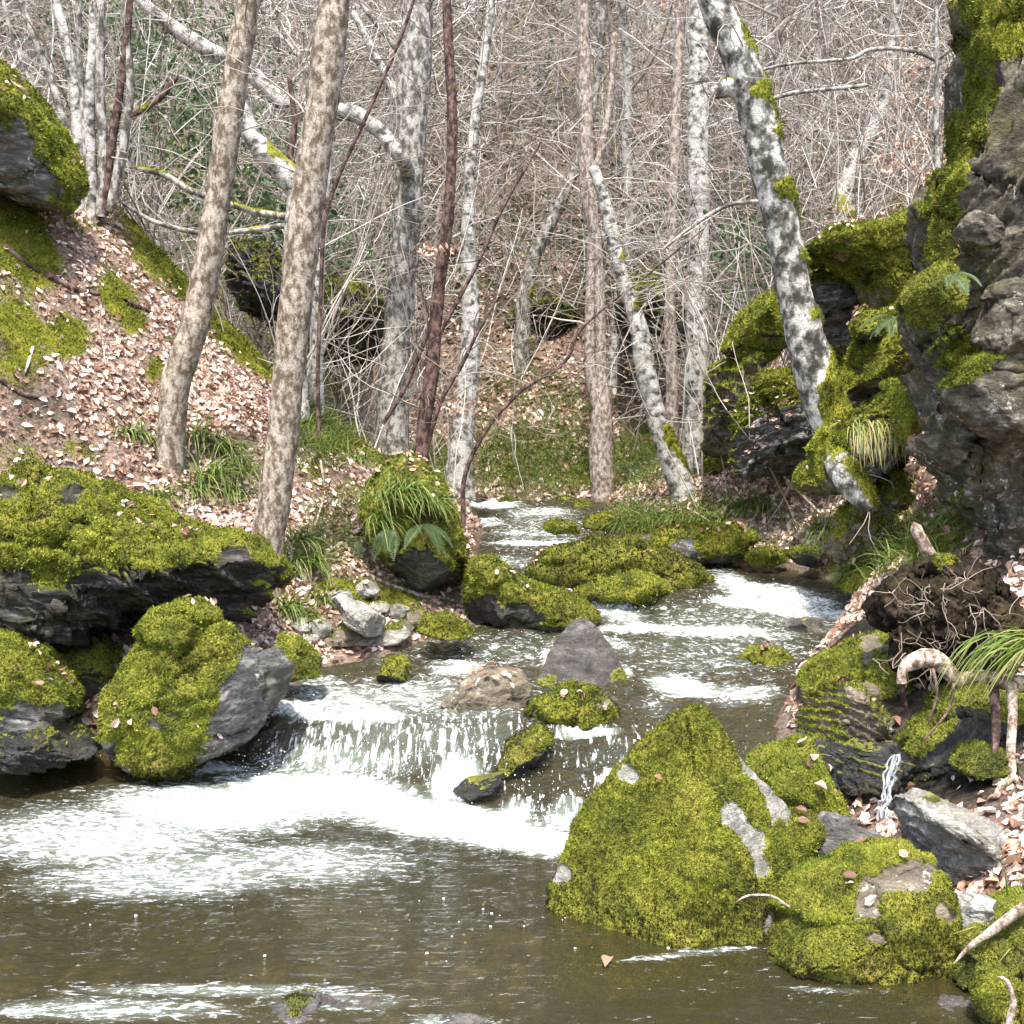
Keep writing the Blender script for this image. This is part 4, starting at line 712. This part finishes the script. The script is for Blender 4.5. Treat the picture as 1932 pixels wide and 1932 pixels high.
# brush: uncountable bare undergrowth between and behind the trees
r = np.random.default_rng(31); n = 2300
Y = 11 + 17 * r.random(n) ** .8; x = r.uniform(-.46, .46, n) * Y; keep = (height(x, Y) - wlev(x, np.minimum(Y, 16)) > .25) & ~((np.abs(x - .3) < 1.7) & (Y < 19.5) & (r.random(n) < .85)); x, Y = x[keep], Y[keep]; n = len(x)
st = np.stack([x, Y, height(x, Y) - .05], 1); a = r.uniform(0, 6.28, n)
t0 = twigpaths(st, np.stack([np.cos(a) * .5, np.sin(a) * .4, r.uniform(.7, 1.6, n)], 1), r.uniform(1.0, 3.6, n), r, 9, .09)
t1 = subtwigs(t0, 5, r, .4, 1.3, .9, .15); t2 = subtwigs(t1, 2, r, .2, .6, .9, .15, 5)
V, F, T = twigmesh([(t0, .010, .004), (t1, .0048, .0028), (t2, .0034, .0022)], r, 3, .22, 1.05)
tag(mk('brush', V, F, MAT['twig'], attrs={'tint': T}, origin=(0, 14, 0)), 'tangle of bare pale twigs and brushwood filling the wood behind the stream', 'brush', kind='stuff')

# ------------------------------------------------------------------ dead leaves
def leaves_at(p, nrm, size, r, flat=.45):
    n = len(p); nn = unit(nrm + flat * r.normal(size=(n, 3))); t = unit(np.cross(nn, r.normal(size=(n, 3)))); b = np.cross(nn, t); s = size[:, None]
    c = r.uniform(-.1, .45, (n, 1)); q = p + nn * .012
    V = np.concatenate([q - t * s * .5, q - t * s * .17 + b * s * .30 + nn * s * c, q + t * s * .22 + b * s * .24 + nn * s * c * .9, q + t * s * .5 + nn * s * .15, q + t * s * .22 - b * s * .24 + nn * s * c * .9, q - t * s * .17 - b * s * .30 + nn * s * c]); i = np.arange(n)
    return V, np.concatenate([np.stack([i, i + 3 * n, i + 2 * n, i + n], 1), np.stack([i, i + 5 * n, i + 4 * n, i + 3 * n], 1)]), np.tile(np.clip(r.beta(1.05, 1.0, n), 0, 1), 6)
r = np.random.default_rng(55)
f4 = TF; ar = .5 * np.linalg.norm(np.cross(TV[f4[:, 2]] - TV[f4[:, 0]], TV[f4[:, 3]] - TV[f4[:, 1]]), axis=1); c4 = TV[f4].mean(1)
cpx, cpy = proj(c4); vis = (cpx > -160) & (cpx < 2100) & (cpy > -160) & (cpy < 2000) & (c4[:, 1] > 2.5) & (c4[:, 1] < 40)
lit = np.clip(1 - 1.7 * tm[f4].mean(1), .015, 1) * (dfl[f4].mean(1) > .06) * np.clip(1 - tsoil_shade[f4].mean(1), .08, 1) * vis
lit = np.where((c4[:, 1] > 14) & (H2.ravel()[f4].mean(1) > -.05), np.clip(1 - 1.2 * tm[f4].mean(1), .1, 1) * np.clip(1 - 1.3 * tsoil_shade[f4].mean(1), .03, 1) * vis * (1 - .5 * sst(16.5, 19, c4[:, 1])), lit)
szf = np.maximum(1, c4[:, 1] / 11); wt = ar * lit * np.minimum(1400, 1150 / szf ** 2.4); n = int(min(wt.sum(), 150000))
k = r.choice(len(f4), n, p=wt / wt.sum()); u, v = r.random((2, n, 1)); Q = TV[f4[k]]
p = (Q[:, 0] * (1 - u) + Q[:, 1] * u) * (1 - v) + (Q[:, 3] * (1 - u) + Q[:, 2] * u) * v
V, F, T = leaves_at(p, TN[f4[k, 0]], .054 * szf[k] * r.uniform(.45, 1.35, n), r, .6)
T = np.clip(T - np.tile(.16 * sst(16, 19, p[:, 1]), 6) + np.tile(.25 * fbm(p * 1.5, 3, 71), 6) + .16, 0, 1)
Lv, Lf, Lt = [V], [F], [T]; o = len(V)
for (rv, rn, rf, ry) in RK:
    if ry > 12.5 and ry < 14: continue
    c = rv[rf].mean(1); cn = rn[rf].mean(1); a = .5 * np.linalg.norm(np.cross(rv[rf[:, 1]] - rv[rf[:, 0]], rv[rf[:, 2]] - rv[rf[:, 0]]), axis=1)
    wt = a * (cn[:, 2] > .55) * sst(.12, .4, fbm(c * 2.6, 3, 77)); m_ = int(wt.sum() * (50 if ry < 5 else 240 if ry < 9 else 500))
    if m_ < 2: continue
    kk = r.choice(len(rf), m_, p=wt / wt.sum()); v_, f_, t_ = leaves_at(c[kk] + cn[kk] * .012, cn[kk], .05 * r.uniform(.6, 1.2, m_), r, .35); Lv.append(v_); Lf.append(f_ + o); Lt.append(t_); o += len(v_)
V, F, T = np.concatenate(Lv), np.concatenate(Lf), np.concatenate(Lt)
tag(mk('leaf_litter', V, F, MAT['leaf'], attrs={'tint': T}, smooth=False, origin=(0, 8, 0)), 'layer of fallen brown beech leaves on both banks', 'leaf litter', kind='stuff')
print('leaves', n)
lp = P(1146, 1827, 0) if False else wat(1146, 1827)
V, F, T = leaves_at(np.array([lp + [0, 0, .004]]), np.array([[0., 0, 1]]), np.array([.065]), r, 0.02)
tag(mk('fallen_leaf', V, F, MAT['leaf'], attrs={'tint': .42}), 'single yellow leaf floating in front of the pyramid boulder', 'leaf')

# ground moss fuzz
msk = np.where(dfl > .02, tm, 0) * (TY < 15) * (tpx > -150) * (tpx < 2080) * (tpy < 2000)
F3 = np.concatenate([TF[:, :3], TF[:, [0, 2, 3]]]); Vm = []; o = 0
for ya, yb in ((2.5, 5.5), (5.5, 8), (8, 11), (11, 15)):
    fz = fuzz(TV, F3, TN, msk * (TY >= ya) * (TY < yb), (ya + yb) / 2, int(ya * 10), .6)
    if fz: Vm.append((fz[0], fz[1] + o, fz[2])); o += len(fz[0])
tag(mk('ground_moss', *[np.concatenate([q[k] for q in Vm]) for k in (0, 1)], MAT['moss'], attrs={'tint': np.concatenate([q[2] for q in Vm])}, smooth=False, origin=(0, 8, 0)), 'green moss carpet on the banks', 'moss', kind='stuff')

# ------------------------------------------------------------------ grass and ferns
def blades(base, r, L, wd, lean, spread=.9, K=6):
    n = len(base); a = r.uniform(0, 2 * np.pi, n); d = np.stack([np.cos(a), np.sin(a), 0 * a], 1) * spread * r.uniform(.3, 1, (n, 1)) + lean + np.array([0, 0, 1.0])
    d = unit(d); p = base.copy(); s = (L * r.uniform(.55, 1.15, n) / (K - 1))[:, None]; rows = []
    side = unit(np.cross(d, np.array([0, 0, 1.]) + .3 * r.normal(size=(n, 3))))
    for k in range(K):
        wk = wd * (1 - (k / (K - 1)) ** 1.6) + .0004; rows.append(np.stack([p - side * wk / 2, p + side * wk / 2], 1)); d = unit(d + np.array([0, 0, -.42]) + lean * .15); p = p + d * s
    V = np.stack(rows, 1).reshape(-1, 3); i = np.arange(n * K * 2).reshape(n, K, 2)
    F = np.stack([i[:, :-1, 0], i[:, :-1, 1], i[:, 1:, 1], i[:, 1:, 0]], -1).reshape(-1, 4)
    T = np.repeat(np.clip(r.normal(.52, .2, n), 0, 1), K * 2) + np.tile(np.repeat(np.linspace(-.08, .12, K), 2), n)
    return V, F, np.clip(T, 0, 1)
GT = [(375, 830, .42, 'below the first slim trunk'), (420, 850, .45, 'between the two slim trunks'), (395, 900, .42, 'right of the bent tree foot'), (455, 890, .42, 'left of the second slim trunk'), (365, 925, .36, 'at the bent tree foot'), (440, 930, .34, 'low between the slim trunks'),
      (560, 1020, .38, 'right of the second trunk foot'), (590, 1060, .36, 'lower right of the second trunk foot'), (545, 1060, .34, 'against the second trunk foot'), (540, 1145, .26, 'above the domed boulder'), (560, 1160, .24, 'beside the shore cobbles'),
      (730, 940, .40, 'on top of the fern hummock'), (770, 925, .42, 'on the crest of the fern hummock'), (715, 985, .4, 'on the left flank of the fern hummock'), (810, 950, .34, 'on the right shoulder of the fern hummock'), (670, 870, .34, 'on the leaf slope above the fern hummock'),
      (1360, 985, .36, 'on the right bank above the flat boulder'), (1400, 960, .36, 'on the right bank below the moss hooded crag'), (1445, 960, .34, 'on the leaf litter of the right bank'), (1330, 975, .3, 'at the end of the flat boulder'), (1560, 1000, .34, 'in the middle of the right bank'),
      (1610, 1075, .34, 'above the right stream edge hump'), (1640, 985, .36, 'high on the right bank'), (1690, 985, .34, 'near the cliff foot'), (1580, 1020, .32, 'in the leaf litter near the cliff'), (1710, 1020, .32, 'right under the cliff'), (1175, 990, .3, 'on the far right bank tip'), (1230, 985, .3, 'on the far right bank'), (1280, 975, .3, 'below the crooked tree'),
      (300, 940, .3, 'behind the huge slab boulder'), (600, 1130, .22, 'on the pale cobbles'), (250, 820, .3, 'on the open leaf slope')]
for k, (gx, gy, L, wh) in enumerate(GT):
    r = np.random.default_rng(400 + k); b = P(gx, gy, 8.72) if 'fern hummock' in wh and 'slope' not in wh else ground(gx, gy); n = 70
    bb = b + np.stack([r.normal(size=n) * .05, r.normal(size=n) * .05, r.normal(size=n) * .01], 1)
    V, F, T = blades(bb, r, L, .012, np.array([.35 if gx < 900 else -.35, -.35, 0]))
    tag(mk('grass_tuft', V, F, MAT['grass'], attrs={'tint': T}, origin=b), 'arching green grass tuft ' + wh, 'grass tuft', 'grass tufts on the banks')
r = np.random.default_rng(480); b = P(1950, 1215, 5.05); bb = b + r.normal(size=(80, 3)) * np.array([.06, .06, .02])
V, F, T = blades(bb, r, .45, .012, np.array([-.9, -.25, .1]), .45, 8); tag(mk('grass_tuft', V, F, MAT['grass'], attrs={'tint': np.clip(T + .12, 0, 1)}, origin=b), 'long bright grass tuft hanging over the root log', 'grass tuft', 'grass tufts on the banks')
r = np.random.default_rng(481); bb = P(r.uniform(1600, 1720, 170), r.uniform(790, 830, 170), 8.55)
V, F, T = blades(bb, r, .34, .008, np.array([-.1, -.7, -.6]), .4); tag(mk('grass_tuft', V, F, MAT['grass'], attrs={'tint': np.clip(T + .35, 0, 1)}), 'dry straw grass hanging from the root bound ledge', 'grass tuft', 'grass tufts on the banks')
# uncountable grass on the far slope and the right bank
r = np.random.default_rng(482); gm = blob(cpx, cpy, [(1010, 860, 150, 80, .55, 0), (960, 750, 110, 70, .2, 0), (1050, 790, 110, 80, .3, 0), (1180, 985, 160, 26, .6, 0), (1330, 965, 110, 30, .35, 0), (1200, 860, 60, 60, .5, 0), (1550, 1015, 200, 60, .12, 10), (1700, 1040, 100, 80, .2, 0), (600, 820, 60, 60, .35, 0), (840, 880, 60, 40, .9, 0), (1880, 1790, 80, 60, .3, 0), (640, 990, 60, 60, .3, 0)])
wt = ar * gm * ((dfl[f4].mean(1) > .05) | (H2.ravel()[f4].mean(1) > 0)); n = 22000; k = r.choice(len(f4), n, p=wt / wt.sum()); u, v = r.random((2, n, 1)); Q = TV[f4[k]]
p = (Q[:, 0] * (1 - u) + Q[:, 1] * u) * (1 - v) + (Q[:, 3] * (1 - u) + Q[:, 2] * u) * v
V, F, T = blades(p, r, .24, .010, np.array([0, -.3, 0]), .9, 4)
tag(mk('grass', V, F, MAT['grass'], attrs={'tint': T}, origin=(0, 12, 0)), 'short green grass on the far slope and stream banks', 'grass', kind='stuff')

def frond(base, d, L, r, np_=20):
    d = unit(np.asarray(d, float)); K = 14; p = np.array(base, float); pts = []
    for k in range(K): pts.append(p.copy()); d = unit(d + np.array([0, 0, -.13])); p = p + d * L / (K - 1)
    pts = np.array(pts); s = np.linspace(.12, .99, np_); idx = s * (K - 1); lo = np.minimum(idx.astype(int), K - 2); q = pts[lo] + (pts[lo + 1] - pts[lo]) * (idx - lo)[:, None]
    t = unit(pts[lo + 1] - pts[lo]); sd = unit(np.cross(t, np.array([0, 0, 1.]))); up = np.cross(sd, t)
    wl = L * .18 * np.sin(np.clip(s * 1.05, 0, 1) ** .75 * np.pi * .93 + .12) + .006; Vs, Fs, o = [], [], 0
    for sg in (-1, 1):
        tip = q + sg * sd * wl[:, None] + t * wl[:, None] * .35 - up * wl[:, None] * .18; hw = (L / np_ * .27)
        md = (q + tip) / 2 + up * .004
        Vs.append(np.stack([q, md + t * hw, tip, md - t * hw], 1).reshape(-1, 3)); i = np.arange(np_)[:, None] * 4 + o; Fs.append(i + np.array([0, 1, 2, 3])); o += np_ * 4
    V2, F2 = tubes(pts[None], np.linspace(.004, .001, K)[None], 4); Vs.append(V2); Fs.append(F2 + o)
    return np.concatenate(Vs), np.concatenate(Fs)
FE = [(650, 1015, .42, [(-.2, -.8, .5), (.3, -.8, .3), (.7, -.6, .2)], 'on the leaf slope left of the mossy hummock'), (735, 1000, .3, [(-.3, -.8, .1), (.2, -.9, .0)], 'hanging on the left face of the mossy hummock'), (800, 990, .3, [(.9, -.5, .25), (.5, -.8, .1), (-.5, -.8, .2)], 'hanging on the right face of the mossy hummock'),
      (1190, 900, .6, [(-.4, -.5, 1), (.3, -.5, 1), (.6, -.4, .6), (0, -.7, .8)], 'at the foot of the pink stemmed tree'), (1690, 600, .3, [(-.8, -.5, .2), (-.4, -.8, .1), (.2, -.8, .2), (-.9, -.2, .5)], 'on the crag left of the cliff'), (1800, 520, .2, [(-.4, -.7, .3), (.5, -.7, .4), (.1, -.8, .1)], 'growing on the cliff cushion'), (330, 640, .3, [(-.3, -.7, .3), (.4, -.7, .2), (0, -.8, .5)], 'on the left leaf slope'), (790, 850, .4, [(-.5, -.5, .6), (.5, -.6, .6), (0, -.8, .4)], 'at the foot of the red brown stem')]
YF = {2: 8.6, 1: 8.6, 4: 8.9, 5: 6.15}
for k, (fx, fy, L, ds, wh) in enumerate(FE):
    r = np.random.default_rng(600 + k); b = P(fx, fy, YF[k]) if k in YF else ground(fx, fy); e = empty('fern', b); tag(e, 'green fern ' + wh, 'fern', 'ferns')
    for d in ds + [tuple(np.array(ds[0]) + r.normal(size=3) * .4)]:
        V, F = frond(b, d, L * r.uniform(.8, 1.15), r); mk('frond', V, F, MAT['fern'], e, {'tint': np.clip(r.normal(.55, .2) + .2 * vn(V * 30, 3), 0, 1)}, smooth=False)

# green leafy ivy masses in the wood on the left and the orange beech leaves still on twigs
r = np.random.default_rng(91)
def leafmass(name, label, cat, spots, n, sz, mat, t0, t1):
    P0 = np.concatenate([P(r.normal(cx, rx, n), r.normal(cy, ry, n), r.normal(Y, .5, n)) for cx, cy, rx, ry, Y in spots])
    V, F, T = leaves_at(P0, r.normal(size=P0.shape), np.full(len(P0), sz) * r.uniform(.6, 1.3, len(P0)), r, .5)
    tag(mk(name, V, F, MAT[mat], attrs={'tint': t0 + (t1 - t0) * T}, smooth=False), label, cat, kind='stuff')
leafmass('ivy', 'green ivy leaves in the wood behind the left bank', 'ivy', [(330, 110, 90, 80, 15), (300, 230, 80, 80, 13.8), (390, 260, 80, 80, 14.5), (200, 40, 90, 70, 15.5), (440, 330, 70, 60, 14), (520, 430, 60, 60, 13.5), (900, 500, 160, 140, 19), (1420, 480, 60, 90, 14.5), (700, 150, 200, 120, 21), (1250, 420, 120, 100, 19), (620, 480, 70, 80, 15)], 760, .08, 'fern', .0, .7)
leafmass('beech_leaves', 'orange dead beech leaves still hanging on thin twigs', 'leaves', [(1700, 120, 50, 20, 13), (1730, 260, 50, 12, 13), (1690, 310, 40, 10, 13), (1650, 410, 40, 12, 13), (1740, 190, 40, 12, 13), (860, 768, 40, 10, 11.5), (980, 780, 40, 8, 12), (820, 470, 20, 6, 11)], 70, .06, 'leaf', .35, .85)

g = G('spray'); MAT['spray'] = g.set((.9, .92, .92), .3, .5)
# small fall at the right and spray beads at the cascade foot
K = 14; s = np.linspace(0, 1, K)
fp = P(1692 - 26 * s ** .7, 1425 + 118 * s, 5.0 - .04 * s)[None]
r = np.random.default_rng(17); fps = np.concatenate([fp + np.array([dx, 0, 0]) + .004 * r.normal(size=fp.shape) for dx in (-.022, -.010, 0, .008, .018)])
V, F = tubes(fps, np.tile(np.linspace(.0022, .0045, K), (5, 1)), 6); V = V + .003 * r.normal(size=V.shape)
g = G('trickle'); g.set((.75, .8, .82), .15, .6); g.b.inputs['Alpha'].default_value = .38; MAT['trickle'] = g.m
tag(mk('small_waterfall', V, F, MAT['trickle']), 'thin white trickle falling between the dark rocks on the right', 'waterfall')
D, Fi = ICO[3]; D, Fi = ico(1)
pts = []
for (cx, cy, rx, ry, n, up) in [(860, 1470, 70, 26, 260, .10), (1040, 1535, 60, 40, 260, .10), (620, 1470, 120, 16, 240, .07), (400, 1446, 70, 8, 90, .07), (1150, 1480, 18, 14, 70, .05), (1440, 1140, 70, 8, 120, .06), (870, 1262, 50, 14, 120, .05), (1170, 1150, 50, 18, 90, .05), (560, 1335, 40, 16, 80, .05), (1030, 1240, 10, 20, 40, .05)]:
    for a, b in zip(r.normal(cx, rx, n // 12), r.normal(cy, ry, n // 12)):
        q0 = wat(a, b); pts.append(q0 + r.normal(size=(6, 3)) * np.array([.04, .04, .0]) + np.array([0, 0, 1]) * np.abs(r.normal(size=(6, 1))) * up)
pts = np.concatenate(pts); n = len(pts); rad = r.uniform(.0012, .0042, n)
V = (pts[:, None] + D[None] * rad[:, None, None]).reshape(-1, 3); F = (Fi[None] + (np.arange(n) * len(D))[:, None, None]).reshape(-1, 3)
tag(mk('spray', V, F, MAT['spray'], origin=(0, 6, 0)), 'white water drops thrown up by the cascades', 'spray', kind='stuff')
pts = np.concatenate([[wat(a, b)] for a, b in zip(r.normal(900, 230, 70), np.abs(r.normal(0, 70, 70)) + 1690)]); pts = np.concatenate([pts, [wat(a, b) for a, b in ((170, 1745), (335, 1778), (840, 1790), (1165, 1815), (590, 1815))]]); n = len(pts)
V = (pts[:, None] + D[None] * (r.uniform(.002, .006, n)[:, None, None] * np.array([1, 1, .6]))).reshape(-1, 3); F = (Fi[None] + (np.arange(n) * len(D))[:, None, None]).reshape(-1, 3)
tag(mk('bubbles', V, F, MAT['spray'], origin=(0, 4, 0)), 'white foam bubbles drifting on the brown pool', 'bubbles', kind='stuff')
